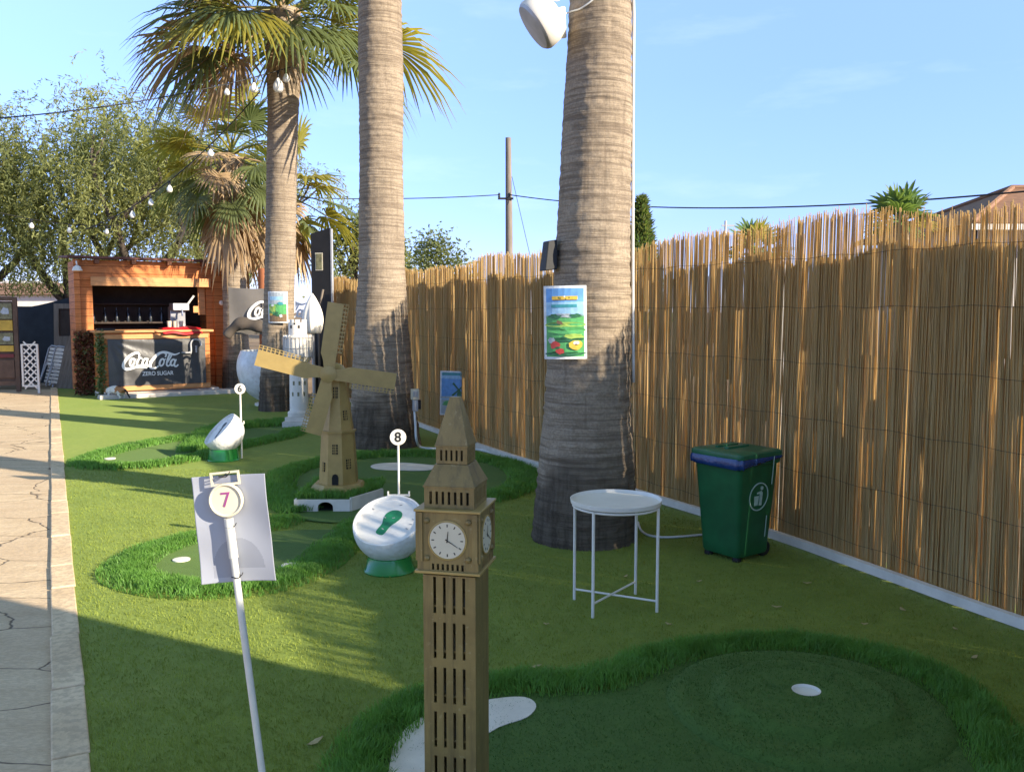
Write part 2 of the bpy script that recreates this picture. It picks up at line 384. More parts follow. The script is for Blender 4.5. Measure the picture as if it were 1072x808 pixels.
# ------------------------------------------------------------------ long-pile grass
def scatter_band(line, width, dens, h, mound=.02):
    """random roots on a band around a polyline; returns arrays of x,y,z0,edge"""
    line=[Vector(p) for p in line]; xs=[]
    for a,b in zip(line,line[1:]):
        L=(b-a).length
        if L<1e-6: continue
        n=int(L*width*dens+random.random()); 
        if n==0: continue
        t=NR.random(n); d=np.clip(NR.normal(0,.30,n),-.62,.62)*width; p=Vector((-(b-a).y,(b-a).x,0)).normalized()
        x=a.x+(b.x-a.x)*t+p.x*d; y=a.y+(b.y-a.y)*t+p.y*d
        xs.append(np.stack([x,y,mound*np.maximum(0,1-(d/(width*.62))**2),np.full(n,1.0)],1))
    return np.concatenate(xs)
def blades(roots,h,w,lean=.9,hv=.35):
    n=len(roots); az=NR.random(n)*2*np.pi; yaw=NR.random(n)*2*np.pi
    hh=h*(1+hv*(NR.random(n)*2-1)); le=lean*hh*NR.random(n)
    cl=(np.sin(roots[:,0]*23.1+roots[:,1]*9)+np.sin(roots[:,1]*31.7-roots[:,0]*13))*.5
    hh=hh*(1+.22*cl); az=np.where(NR.random(n)<.5,az,cl*3+roots[:,0]*4)
    b=roots[:,:3]; dx=np.cos(yaw)*w/2; dy=np.sin(yaw)*w/2
    v0=b+np.stack([-dx,-dy,np.zeros(n)],1); v1=b+np.stack([dx,dy,np.zeros(n)],1)
    m=b+np.stack([np.cos(az)*le*.35,np.sin(az)*le*.35,hh*.62],1)
    v2=m+np.stack([dx*.75,dy*.75,np.zeros(n)],1); v3=m-np.stack([dx*.75,dy*.75,np.zeros(n)],1)
    tip=b+np.stack([np.cos(az)*le,np.sin(az)*le,hh],1)
    V=np.stack([v0,v1,v2,v3,tip],1).reshape(-1,3); i=np.arange(n)[:,None]*5
    Fq=np.concatenate([i+np.array([[0,1,2]]),i+np.array([[0,2,3]]),i+np.array([[3,2,4]])],0)
    return V,Fq
def fringe(name,pix,width,dens,h,w,n=8,raw=None):
    line=catmull(raw or [G(u,v) for u,v in pix],n)
    r=scatter_band(line,width,dens,h)
    V,Fq=blades(r,h,w)
    o=np_mesh('grass',V,Fq,MT['blade']); tag(o,kind='stuff'); 
    return o
def sheet(name,pix,z,m,closed=True,n=6,raw=None):
    pts=catmull(raw or [G(u,v) for u,v in pix],n,True)
    mb=MB(); mb.prism([(p.x,p.y) for p in pts],z-.003,z,0); return mb
def quick_poly(pts,z,mi,mb): mb.prism(pts,z-.003,z,mi)
# front green with raised mound and cup
front=[(375,870),(385,800),(440,748),(520,728),(580,728),(650,722),(700,700),(760,688),(845,684),(925,700),(985,728),(1012,760),(1030,800),(1060,850),(1000,1000),(600,1100),(420,960)]
mb=sheet('g',front,.012,None)
hc=G(844,724,.062); hc.z=0; 
dome=[(.52,.0),(.515,.012),(.49,.030),(.465,.036),(.43,.036),(.38,.033),(.35,.034),(.335,.044),(.31,.062),(.29,.066),(.26,.064),(.23,.063),(.16,.068),(.06,.072),(.054,.070),(.053,.05)]
mb.lathe(dome,64,0,c=(hc.x,hc.y,0),cap0=False,cap1=False)
o=tag(mb.build('putting_green',MT['green'],smooth=40),kind='structure')
def cup(p,r,z,label,group=None,recess=True):
    mb=MB()
    if recess: mb.lathe([(r,z+.001),(r*.93,z+.001),(r*.92,z-.010),(r*.5,z-.011),(0.001,z-.011)],32,cap0=False)
    else: mb.lathe([(r,z-.004),(r,z+.003),(r*.86,z+.004),(0.001,z+.003)],28)
    o=mb.build('hole_cup',MT['white'],smooth=30); o.location=(p.x,p.y,0)
    return tag(o,label,'golf hole',group)
cup(hc,.053,.070,'white golf hole cup on top of the raised green mound')
fringe('f',[(352,900),(372,812),(392,775),(440,738),(520,718),(580,719),(640,712),(690,690),(750,680),(840,676),(925,692),(990,718),(1028,760),(1052,800),(1085,850)],.19,34000,.036,.0042)
def bunker(pix,z,label,raw=None):
    mb=sheet('b',pix,z+.005,None,raw=raw); o=mb.build('bunker_patch',MT['whitedirty']); return tag(o,label,'bunker','white bunker patches on the greens')
bunker([(405,850),(408,805),(418,775),(445,753),(500,738),(545,733),(561,741),(552,754),(520,766),(497,786),(492,830),(460,870)],.011,'large white bunker patch behind the clock tower model')
# left green
sheet('g',[(140,606),(150,586),(190,570),(260,560),(330,556),(372,560),(340,585),(320,604),(260,616),(190,615)],.012,None).build('putting_green',MT['green'])['kind']='structure'
fringe('f',[(384,546),(352,574),(322,597),(270,615),(200,618),(152,611),(132,599),(152,581),(192,567),(232,560),(275,553),(302,543)],.25,26000,.027,.005)
cup(G(190,588),.05,.015,'white hole disc on the left green beside the 7 sign',recess=False)
cup(G(304,594),.05,.015,'white hole disc right of the paper sheet on the 7 sign',recess=False)
# windmill green
sheet('g',[(300,540),(285,520),(292,502),(325,488),(380,480),(440,478),(500,482),(540,492),(545,508),(510,522),(430,532),(360,548)],.012,None).build('putting_green',MT['green'])['kind']='structure'
fringe('f',[(318,538),(298,526),(291,510),(302,496),(334,486),(380,479),(430,477),(490,480),(532,488),(549,501),(540,514),(505,524)],.24,15000,.042,.0075)
bunker([(388,490),(396,487),(420,486),(447,488),(462,490),(447,494),(418,494),(396,493)],.013,'thin white bunker patch at the foot of the second palm')
# far green
sheet('g',[(78,487),(106,475),(150,467),(200,459),(250,449),(300,446),(318,452),(280,462),(240,470),(205,480),(170,487),(120,491)],.006,None).build('putting_green',MT['green'])['kind']='structure'
fringe('f',[(200,458),(152,466),(112,475),(88,486),(130,490),(178,485),(208,479),(240,470),(268,464),(300,457),(312,450)],.24,10000,.036,.010)
fringe('f',[(206,474),(226,452),(255,447),(300,444),(318,440)],.34,8000,.06,.010)
cup(G(115,481),.055,.012,'white hole disc at the left end of the far green',recess=False)
cup(G(168,483),.055,.012,'white hole disc on the far green left of the 6 marker',recess=False)
bunker([(258,440),(270,438.8),(298,438.6),(302,440),(285,441.6),(264,441.8)],.1,'far thin white bunker patch left of the white tower') if False else None
# short pile on the near lawn (only where single blades can be made out)
n=170000
yy=2.2+NR.random(n)**2.0*6.0; xx=NR.random(n)
lo=-1.40-.5176*(yy-2.85); lo=np.maximum(lo,-.62*yy); hi=np.minimum(np.array([fenceX(d) for d in yy])-.05,.62*yy)
x=lo+(hi-lo)*xx
V,Fq=blades(np.stack([x,yy,np.zeros(n)],1),.011,.0030,lean=1.1)
tag(np_mesh('grass',V,Fq,MT['lawnblade']),kind='stuff')
# short pile on the front green and its mound
n=60000; gx=-.4+3.2*NR.random(n); gy=2.5+1.75*NR.random(n); pl=[G(u,v) for u,v in front]; pl=catmull(pl,6,True); px_=np.array([p.x for p in pl]); py_=np.array([p.y for p in pl])
ins=np.zeros(n,bool)
for i in range(len(pl)):
    x0,y0,x1,y1=px_[i-1],py_[i-1],px_[i],py_[i]
    if y0!=y1: ins^=((y0>gy)!=(y1>gy))&(gx<(x1-x0)*(gy-y0)/(y1-y0)+x0)
dr_=np.hypot(gx-hc.x,gy-hc.y); gz=np.interp(dr_,[q[0] for q in dome[::-1]],[q[1] for q in dome[::-1]]); gz=np.maximum(gz,.011); k_=ins&(dr_>.06); 
V,Fq=blades(np.stack([gx,gy,gz],1)[k_],.006,.0028,lean=1.2)
tag(np_mesh('grass',V,Fq,MT['greenblade']),kind='stuff')
# ================================================================== REED FENCE
fp=catmull([(4.9,-2.0,0),(3.61,1.1,0),(2.37,4.1,0),(1.69,5.73,0),(.85,7.3,0),(-.06,8.9,0),(-1.5,12.0,0),(-3.0,15.2,0),(-3.3,15.8,0)],14)
cl=[0]
for a,b in zip(fp,fp[1:]): cl.append(cl[-1]+(b-a).length)
FL=cl[-1]
import bisect
def fpos(s):
    s=min(max(s,0),FL-1e-4); i=bisect.bisect(cl,s)-1; a,b=fp[i],fp[i+1]; t=(s-cl[i])/(cl[i+1]-cl[i])
    d=(b-a).normalized(); return a.lerp(b,t),d,Vector((-d.y,d.x,0))*-1   # normal pointing away from the lawn (right side)
froot=thing('reed_fence',(1.69,5.73,0),'tall tan reed screen fence along the right side of the lawn','fence')
fo=Vector(froot.location)
rs=random.Random(5)
def topz(s): return 2.0+.035*math.sin(s*1.7)+.025*math.sin(s*4.1+1)
mb=MB(); s=0
while s<FL:
    p,d,nn=fpos(s); near=p.y<3.2
    step=.0185 if near else rs.uniform(.0020,.0044) if p.y<8 else rs.uniform(.0040,.0085)
    r=(rs.uniform(.009,.011) if near else rs.uniform(.0019,.0042)*(1.25 if rs.random()<.12 else 1)*(1 if p.y<8 else 1.4))
    s+=step
    # small gaps where the screen has worn thin
    if not near and (math.sin(s*3.3+math.sin(s*.9)*3)>.90 or math.sin(s*7.9+2)>.975) and rs.random()<.15: continue
    off=rs.uniform(-.008,.008); z1=topz(s)+max(-.04,min(.05,rs.gauss(0,.018)))-(rs.uniform(0,.12) if rs.random()<.10 else 0); z0=.03+rs.uniform(0,.03)
    sl=rs.gauss(0,.014 if rs.random()<.9 else .06)+.03*math.sin(s*1.3)+.015*math.sin(s*5.1); bw=rs.gauss(0,.006)
    b=p-fo+nn*off; pts=[b+Vector((0,0,z0)),b+d*(sl*.5+bw)+Vector((0,0,z0+(z1-z0)*.5)),b+d*sl+Vector((0,0,z1))]
    mb.tube(pts,[r,r*.95,r*.65],3 if near else 4,caps=False)
s=0
while s<FL:   # loose second row that covers most of the chinks
    p,d,nn=fpos(s); s+=rs.uniform(.009,.024)
    if p.y<3.2: continue
    z1=topz(s)-rs.uniform(.19,.30); r=rs.uniform(.002,.0042); bq=p-fo+nn*rs.uniform(.012,.020); sl=rs.gauss(0,.02)
    mb.tube([bq+Vector((0,0,.03)),bq+d*sl*.5+Vector((0,0,z1*.5)),bq+d*sl+Vector((0,0,z1))],[r,r*.95,r*.7],4,caps=False)
mb.build('reed_screen',MT['reed'],froot,smooth=True,recalc=False)
# second, denser and lower layer behind, with slits where it has split
mb=MB(); s=0; gaps=[]
g=0
while g<FL:
    g+=rs.expovariate(1/.075)
    w=rs.choice([.006,.008,.010,.012,.012,.016,.022,.034]); za=rs.choice([.03,.03,.4,.8,.2,1.0]); zb=rs.choice([1.9,1.9,1.9,1.3,1.0,.75,1.6])
    if fpos(g)[0].y<3.4: continue
    if zb>za+.2: gaps.append((g,w,za,zb,rs.gauss(.01,.04)))
for gg in (.0,): pass
stepb=.012; 
def topb(s): return 1.815+.03*math.sin(s*5.3)+.022*math.sin(s*11.7+2)+.015*math.sin(s*2.1)
cells=[]; zl=[.03,.25,.5,.75,1.0,1.25,1.5,1.9]
while s<FL:
    p,d,nn=fpos(s); st=.03 if p.y<3.2 else stepb
    zt=topb(s)+rs.gauss(0,.012)
    for za,zb in zip(zl,zl[1:]):
        zb=min(zb,zt)
        if zb<=za: continue
        zm=(za+zb)/2; ok=True
        for (g,w,a,b,sl) in gaps:
            if abs(g-s)<.15 and abs(g+sl*(zm-1)-s)<(w+.006)*(1.3-.5*zm/2) and a<=zm<=b: ok=False;break
        if ok:
            q=p-fo+nn*(.032+rs.uniform(0,.003)); e=d*(st*.78)
            mb.add([q-e+Vector((0,0,za)),q+e+Vector((0,0,za)),q+e+Vector((0,0,zb)),q-e+Vector((0,0,zb))],[(0,1,2,3)])
    s+=st
mb.build('backing_mat',MT['reedback'],froot,recalc=False)
mb=MB()
for z in (.14,.48,.82,1.16,1.50,1.80):
    mb.tube([fpos(k*.1)[0]-fo-fpos(k*.1)[2]*.010+Vector((0,0,z+.006*math.sin(k*1.3))) for k in range(int(FL/.1))],  .0011,4,caps=False)
mb.build('tie_wire',MT['wire'],froot)
for s in np.arange(1.2,FL,2.4):
    p,d,nn=fpos(float(s)); mb=MB(); q=p-fo+nn*.085; mb.tube([q,q+Vector((0,0,1.78))],.024,10); mb.build('post',MT['greymetal'],froot,smooth=40)
# white batten along the foot of the fence
mb=MB(); k=int(FL/.25)
vs=[];fs=[]
for i in range(k):
    p,d,nn=fpos(i*.25)
    wob=.010*math.sin(i*.7)+.006*math.sin(i*1.9)
    a=p-fo-nn*(.055+wob)
    for (o_,z) in ((0,.012),(0,.062),(.03,.066),(.03,.012)): q=a+nn*o_; vs.append((q.x,q.y,z+wob*.3))
for i in range(k-1):
    for j in range(4): j2=(j+1)%4; fs.append((i*4+j,i*4+j2,i*4+4+j2,i*4+4+j))
mb.add(vs,fs); mb.build('bottom_rail',MT['whitedirty'],froot)
# ================================================================== PALMS
from mathutils import noise as mnoise
def trunk(name,parent,prof,m,seed,lean=(0,0),nz=.011,na=80,zmax=None):
    zs=np.arange(-.05,prof[-1][1],nz); V=[]; na=na
    for z in zs:
        for (r0,z0),(r1,z1) in zip(prof,prof[1:]):
            if z<=z1: break
        t=min(max((z-z0)/(z1-z0),0),1); t2=t*t*(3-2*t); r=r0+(r1-r0)*(.5*t+.5*t2)
        low=min(max((1.25-z)/.8,0),1)
        for j in range(na):
            w=2*math.pi*j/na; c,s_=math.cos(w),math.sin(w)
            wv=mnoise.noise(Vector((c*1.5,s_*1.5,z*1.2+seed)))
            ring=mnoise.noise(Vector((c*.9,s_*.9,(z+.03*wv)*26+seed*3)))*1.2
            fz=mnoise.noise(Vector((c*7,s_*7,z*.9+seed*2)))
            rg=mnoise.noise(Vector((c*5+9,s_*5,z*24+seed)))
            rr=r*(1+.05*wv)+(1-low)*(.0055*ring+.006*rg)+low*(.014*fz+.010*rg+.006*ring)
            V.append((rr*c+lean[0]*z,rr*s_+lean[1]*z,z))
    n=len(zs); i=np.arange(n-1)[:,None]*na; j=np.arange(na)[None,:]; j2=(j+1)%na
    Fq=np.stack([i+j,i+j2,i+na+j2,i+na+j],2).reshape(-1,4)
    o=np_mesh('trunk',np.array(V),Fq,m,parent,smooth=True); return o
def fan(mb,base,az,el,plen,Rl,n,rnd,mi,droop=.5,mip=None):
    d=Vector((math.cos(az)*math.cos(el),math.sin(az)*math.cos(el),math.sin(el)))
    pts=[base+d*plen*t+Vector((0,0,-.22*plen*t*t*max(0,math.cos(el)))) for t in (0,.33,.66,1)]
    mb.tube(pts,[.022,.016,.013,.010],5,mi if mip is None else mip,caps=False)
    hub=pts[-1]; f=(pts[-1]-pts[-2]).normalized()
    sd=f.cross(Vector((0,0,1))); 
    if sd.length<.1: sd=Vector((math.sin(az),-math.cos(az),0))
    sd.normalize(); up=sd.cross(f).normalized()
    tw=rnd.uniform(-.5,.5); sd,up=(sd*math.cos(tw)+up*math.sin(tw)),(up*math.cos(tw)-sd*math.sin(tw))
    A=math.radians(rnd.uniform(112,132)); da=2*A/n
    for i in range(n):
        a=-A+da*(i+.5); L=Rl*(.70+.30*math.cos(a*.8))*rnd.uniform(.88,1.06)
        dr=(f*math.cos(a)+sd*math.sin(a)+up*(.16*abs(math.sin(a))+rnd.uniform(-.05,.05))).normalized()
        pr=(-f*math.sin(a)+sd*math.cos(a)).normalized()
        g=droop*rnd.uniform(.6,1.4); rows=[]
        for t,wd in ((.03,.06),(.30,1.05),(.55,1.55),(.80,.95),(1.0,.10)):
            w=L*.30*da*.62*wd
            c=hub+dr*L*t+Vector((0,0,-g*L*max(0,t-.35)**2*1.5))
            rows.append((c-pr*w,c+up*w*.35,c+pr*w))
        vs=[p for r_ in rows for p in r_]; fs=[]
        for k in range(len(rows)-1):
            o=k*3; fs+=[(o,o+1,o+4,o+3),(o+1,o+2,o+5,o+4)]
        mb.add(vs,fs,mi)
def crown(root,z,nl,Rl,pl,seed,cx=0.0,seg=26,skirt=16,els=(75,-38),extra=(),skirtlen=1.0,skirtaz=None,skel=(-50,-84),dryfrac=.12,yel=.22):
    rnd=random.Random(seed); mb=MB(); base=Vector((cx,0,z))
    for i in range(nl):
        t=i/max(1,nl-1); az=i*2.39996+rnd.uniform(-.3,.3); el=R(els[0]+(els[1]-els[0])*t**.85+rnd.uniform(-8,8))
        q=rnd.random(); mi=2 if q<dryfrac*t*1.6 else 1 if q<yel+dryfrac else 0
        fan(mb,base+Vector((0,0,.18-.36*t)),az,el,pl*rnd.uniform(.8,1.15),Rl*rnd.uniform(.85,1.1),seg,rnd,mi,droop=.3+.45*t)
    for (az,el,p_,r_,mi) in extra: fan(mb,base,az,R(el),p_,r_,seg+4,rnd,mi,droop=.6)
    o=mb.build('crown',[MT['frond'],MT['frondy'],MT['dead']],root,recalc=False)
    if skirt:
        mb=MB()
        for i in range(skirt):
            az=(i*2.39996+rnd.uniform(-.4,.4)) if skirtaz is None else rnd.uniform(*skirtaz)
            fan(mb,base+Vector((0,0,-.15-.25*rnd.random())),az,R(rnd.uniform(*skel)),pl*rnd.uniform(.4,1.1)*skirtlen,Rl*rnd.uniform(.5,1.0)*skirtlen,14,rnd,0,droop=1.0)
        # leaf-base stubs under the crown
        for i in range(34):
            az=i*2.4; zz=z-.12-.016*i; c=Vector((math.cos(az),math.sin(az),0))
            mb.tube([Vector((cx,0,zz))+c*.10,Vector((cx,0,zz+.05))+c*.21,Vector((cx,0,zz+.16))+c*.27],[.035,.028,.015],5,0)
        mb.build('dry_skirt',MT['dead'],root,recalc=False)
    return o
PL='palm trunks standing on the lawn'
b=G(611,560); pal1=thing('palm_tree',(b.x,5.72,0),'thick ringed palm trunk with the colourful poster and white cable behind the table','palm tree')
b1=Vector(pal1.location)
trunk('t',pal1,[(.345,-.05),(.335,.12),(.315,.42),(.275,.95),(.256,1.4),(.245,1.7),(.22,2.45),(.195,3.4),(.185,8.2)],MT['bark'],1.0,lean=(.022,0))
pal2=thing('palm_tree',(-1.43,9.75,0),'second tall palm trunk standing behind the gold windmill','palm tree')
trunk('t',pal2,[(.42,-.05),(.39,.12),(.345,.55),(.32,1.0),(.285,1.45),(.25,2.0),(.235,3.2),(.22,9.0)],MT['bark'],4.3,lean=(.006,0),nz=.014)
pal3=thing('palm_tree',(-3.52,13.2,0),'palm with full green fan crown behind the white tower','palm tree')
trunk('t',pal3,[(.27,-.05),(.25,.3),(.235,.9),(.22,1.8),(.215,3.2),(.22,4.3),(.26,5.3),(.2,5.8)],MT['bark'],8.1,lean=(.045,0),nz=.016,na=56)
pal4=thing('palm_tree',(-5.12,16.5,0),'short palm with a shaggy dry leaf skirt beside the hut','palm tree')
trunk('t',pal4,[(.27,-.05),(.25,.4),(.215,1.4),(.215,2.6),(.25,3.6),(.18,4.25)],MT['barkgrey'],12.0,nz=.02,na=48)
pal5=thing('palm_tree',(-4.72,18.6,0),'small palm mostly hidden behind the palm with the full green crown','palm tree')
trunk('t',pal5,[(.2,-.05),(.18,.5),(.16,2),(.17,3.2),(.14,3.85)],MT['barkgrey'],15.0,nz=.025,na=32)
pal0=thing('palm_tree',(2.27,1.42,0),'palm trunk close beside the camera along the reed fence','palm tree')
trunk('t',pal0,[(.50,-.05),(.46,.15),(.44,.9),(.42,2),(.40,3.3),(.3,8.6)],MT['bark'],20.0,nz=.05,na=40)
crown(pal3,5.8,32,.86,.95,31,cx=.235,seg=38,skirt=14,els=(85,-6),extra=[(R(185),8,1.1,1.2,0),(R(200),-28,1.2,1.1,0),(R(190),-12,1.3,1.0,2),(R(215),-40,1.0,.9,2),(R(178),-30,1.1,1.0,0),(R(222),-10,1.2,1.1,1),(R(250),-8,.9,1.1,1),(R(290),-18,.8,.9,0),(R(170),-35,.9,1.1,2),(R(5),-5,1.5,1.15,1),(R(-15),-28,1.4,1.0,0)],skirtlen=.45,dryfrac=.12,yel=.36)
crown(pal4,4.25,34,.62,.85,41,seg=28,skirt=30,els=(75,-50),skirtlen=1.25,skel=(-68,-89),dryfrac=.25,yel=.3,extra=[(R(190),25,.9,.9,1),(R(170),-12,1.0,.8,0)])
crown(pal5,3.85,16,.85,.85,51,seg=20,skirt=7,els=(70,-50),yel=.45,dryfrac=.2,extra=[(R(-20),20,.8,.8,1),(R(10),-15,.9,.8,1)])
c1=crown(pal1,8.2,24,1.2,1.2,61,cx=.18,seg=18,skirt=14)
for pr,z in ((pal2,.8),(pal0,.4)):
    for ch in list(pal1.children):
        if ch.name.startswith(('crown','dry_skirt')):
            c=ch.copy(); COL.objects.link(c); c.parent=pr; c.location=(-.12 if z>.5 else -.18,0,z)
# ================================================================== BROADLEAF TREES
def leaf_quads(pts,dirs,L,W,rnd_n):
    """diamond leaves at pts along dirs"""
    n=len(pts); rv=NR.normal(0,1,(n,3)); sd=np.cross(dirs,rv); sd/=np.linalg.norm(sd,axis=1)[:,None]+1e-9
    l=L*(.6+.8*NR.random(n))[:,None]; w=W*(.7+.6*NR.random(n))[:,None]
    V=np.stack([pts,pts+dirs*l*.5+sd*w,pts+dirs*l,pts+dirs*l*.5-sd*w],1).reshape(-1,3)
    return V,(np.arange(n)[:,None]*4+np.arange(4)[None,:])
def weeping_tree(loc,label,H,rad,nclump,nstr,seed,mats,trunk_r=.22,fork=1.6,squash=(1,1),drop=(.7,2.0),leafL=.10,leafW=.013,group='trees behind the hut',lowest=1.6):
    rnd=random.Random(seed); root=thing('broadleaf_tree',loc,label,'tree',group)
    mb=MB(); tips=[]
    def limb(p,d,L,r,lev):
        pts=[p]; q=Vector(p); dd=Vector(d)
        for k in range(4):
            dd=(dd+Vector((rnd.uniform(-.22,.22),rnd.uniform(-.22,.22),rnd.uniform(-.05,.14)))).normalized(); q=q+dd*L/4; pts.append(Vector(q))
        mb.tube(pts,[r,r*.9,r*.8,r*.7,r*.6],7,caps=False)
        if lev==0: tips.append(q); return
        for k in range(rnd.choice([2,3,3])):
            nd=(dd+Vector((rnd.uniform(-.9,.9),rnd.uniform(-.9,.9),rnd.uniform(-.1,.6)))).normalized()
            limb(q,nd,L*.66,r*.55,lev-1)
        tips.append(q)
    mb.tube([(0,0,-.1),(.05,0,fork*.5),(0.02,.04,fork)],[trunk_r*1.3,trunk_r,trunk_r*.95],10,caps=False)
    for k in range(4):
        a=k*1.57+rnd.uniform(-.4,.4); limb(Vector((0.02,.04,fork-.05)),Vector((math.cos(a)*.55*squash[0],math.sin(a)*.55,.85)).normalized(),H*.33,trunk_r*.6,2)
    mb.build('trunk',MT['limb'],root,smooth=True,recalc=False)
    # clumps of hanging sprays
    P_=[];D_=[];MI=[]
    cen=[]
    for k in range(nclump):
        if k<len(tips) and rnd.random()<.45: c=tips[rnd.randrange(len(tips))]+Vector((rnd.gauss(0,.3),rnd.gauss(0,.3),rnd.gauss(0,.2)))
        else:
            a=rnd.uniform(0,6.28); e=rnd.uniform(-.5,1.35); rr=rnd.uniform(.55,1)
            c=Vector((math.cos(a)*math.cos(e)*rad*rr*squash[0],math.sin(a)*math.cos(e)*rad*rr*squash[1],H*.58+math.sin(e)*H*.40*rr))
        c.z=min(c.z,H*.97); cen.append(c)
    for c in cen:
        cr=rnd.uniform(.3,.6); mi=0 if rnd.random()<.62 else 1; ddx=rnd.uniform(.6,1.2)
        for s in range(nstr):
            p=c+Vector((rnd.gauss(0,cr),rnd.gauss(0,cr),rnd.gauss(0,cr*.7)))
            out=Vector((c.x,c.y,0)); out=out.normalized() if out.length>.01 else Vector((1,0,0))
            d=(out*rnd.uniform(.1,.8)+Vector((rnd.gauss(0,.4),rnd.gauss(0,.4),rnd.uniform(-.2,.8)))).normalized(); L=rnd.uniform(*drop)*ddx
            m=int(L/.045)
            q=Vector(p)
            for k in range(m):
                d=(d+Vector((rnd.gauss(0,.05),rnd.gauss(0,.05),-.16))).normalized(); q=q+d*.045
                if q.z<lowest: break
                P_.append(tuple(q)); ld=(d*.5+Vector((rnd.gauss(0,.7),rnd.gauss(0,.7),rnd.gauss(-.25,.5)))).normalized(); D_.append(tuple(ld)); MI.append(mi)
    V,Fq=leaf_quads(np.array(P_),np.array(D_),leafL,leafW,0)
    np_mesh('crown',V,Fq,mats,root,midx=np.array(MI))
    return root
AB=[MT['leafA'],MT['leafB']]
weeping_tree(P(150,400,23)*1-Vector((0,0,P(150,400,23).z)),'olive green weeping tree rising directly behind the hut roof',7.2,2.5,84,18,3,AB,leafL=.13,leafW=.016,lowest=1.9,squash=(1,.8))
weeping_tree(Vector((-12.4,25,0)),'sparse pale weeping tree with bare dark limbs left of the hut roof',7.4,2.3,62,17,5,AB,leafL=.13,leafW=.016,lowest=1.9,squash=(1,.8))
weeping_tree(Vector((-14.0,23,0)),'dark green bushy tree at the left edge behind the shade cloth',7.0,1.9,64,18,9,[MT['leafB'],MT['leafA']],leafL=.13,leafW=.017,lowest=1.9,squash=(1,.8))
weeping_tree(Vector((-9.4,29,0)),'tall hazy weeping tree in the gap between hut and palms',7.6,2.2,54,15,19,AB,leafL=.15,leafW=.018,lowest=2.0)
def leafy_tree(loc,label,H,rad,n,seed,mats,L=.16,W=.05,group=None,cat='tree',zf=.55,tr=.12):
    rnd=random.Random(seed); root=thing('leafy_tree',loc,label,cat,group); mb=MB()
    mb.tube([(0,0,-.1),(.03,0,H*.3),(0,.02,H*.75)],[tr*1.2,tr,tr*.35],8,caps=False)
    cs=[]
    for k in range(26):
        a=rnd.uniform(0,6.28); e=rnd.uniform(-.6,1.4); rr=rnd.uniform(.45,.95); c=Vector((math.cos(a)*math.cos(e)*rad*rr,math.sin(a)*math.cos(e)*rad*rr,H*zf+math.sin(e)*H*(1-zf)*rr)); cs.append(c)
        mb.tube([(0,0,H*rnd.uniform(.25,.6)),c*.6+Vector((0,0,H*.2)),c],[tr*.4,tr*.25,.01],5,caps=False)
    mb.build('trunk',MT['limb'],root,smooth=True,recalc=False)
    ci=NR.integers(0,len(cs),n); C=np.array([tuple(c) for c in cs])[ci]+NR.normal(0,rad*.20,(n,3))
    D=NR.normal(0,1,(n,3)); D[:,2]*=.6; D/=np.linalg.norm(D,axis=1)[:,None]
    V,Fq=leaf_quads(C,D,L,W,0); np_mesh('crown',V,Fq,mats,root,midx=(ci%5==0).astype(int)); return root
g0=lambda u,D:Vector(((u-536)/F*D,D,0))
leafy_tree(g0(372,26),'olive tree rising behind the black board and fence end',4.6,1.1,5000,2,[MT['leafB'],MT['leafA']],L=.14,W=.03)
leafy_tree(g0(452,44),'distant low grey green tree seen over the fence beside the second palm',5.2,1.9,5200,4,[MT['leafB'],MT['leafA']],L=.2,W=.05)
leafy_tree(g0(405,48),'distant olive tree mostly hidden behind the second palm trunk',6.0,1.7,4200,6,AB,L=.2,W=.05)
# dark conifer tip over the fence
root=thing('conifer_tree',g0(670,21),'dark pointed conifer tip poking above the fence beside the front palm','tree'); mb=MB(); mb.tube([(0,0,-.1),(0,0,2),(0,0,4.0)],[.12,.09,.02],8,caps=False); mb.build('trunk',MT['limb'],root,smooth=True)
n=6500; z=1.0+3.05*NR.random(n)**.8; a=NR.random(n)*6.283; rr=(4.15-z)*.22*np.sqrt(NR.random(n))*(1+.25*np.sin(a*5+z*6)); 
Pn=np.stack([rr*np.cos(a),rr*np.sin(a),z],1); Dn=np.stack([np.cos(a)*.6,np.sin(a)*.6,np.full(n,.5)],1)+NR.normal(0,.3,(n,3)); Dn/=np.linalg.norm(Dn,axis=1)[:,None]
V,Fq=leaf_quads(Pn,Dn,.16,.018,0); np_mesh('crown',V,Fq,[MT['leafC'],MT['leafB']],root,midx=(NR.random(n)<.5).astype(int))
# small palms beyond the fence
def small_palm(loc,label,z,Rl,pl,nl,seed):
    r=thing('palm_tree',loc,label,'palm tree','small palms beyond the fence'); mb=MB(); mb.tube([(0,0,-.05),(0,0,z*.5),(0,0,z)],[.13,.11,.10],10,caps=False); mb.build('trunk',MT['barkgrey'],r,smooth=True)
    rnd=random.Random(seed); mb=MB()
    for i in range(nl):
        t=i/(nl-1); fan(mb,Vector((0,0,z)),i*2.4,R(82-85*t),pl,Rl*rnd.uniform(.85,1.1),16,rnd,1 if rnd.random()<.2 else 0,droop=.25)
    mb.build('crown',[MT['leafC'],MT['frondy']],r,recalc=False)
small_palm(g0(938,11.0),'small green fan palm sticking up over the fence near the brown roof',2.55,.34,.22,16,3)
small_palm(g0(788,12.5),'low palm tuft just showing over the fence top beside the thin metal post',2.25,.36,.3,12,4)
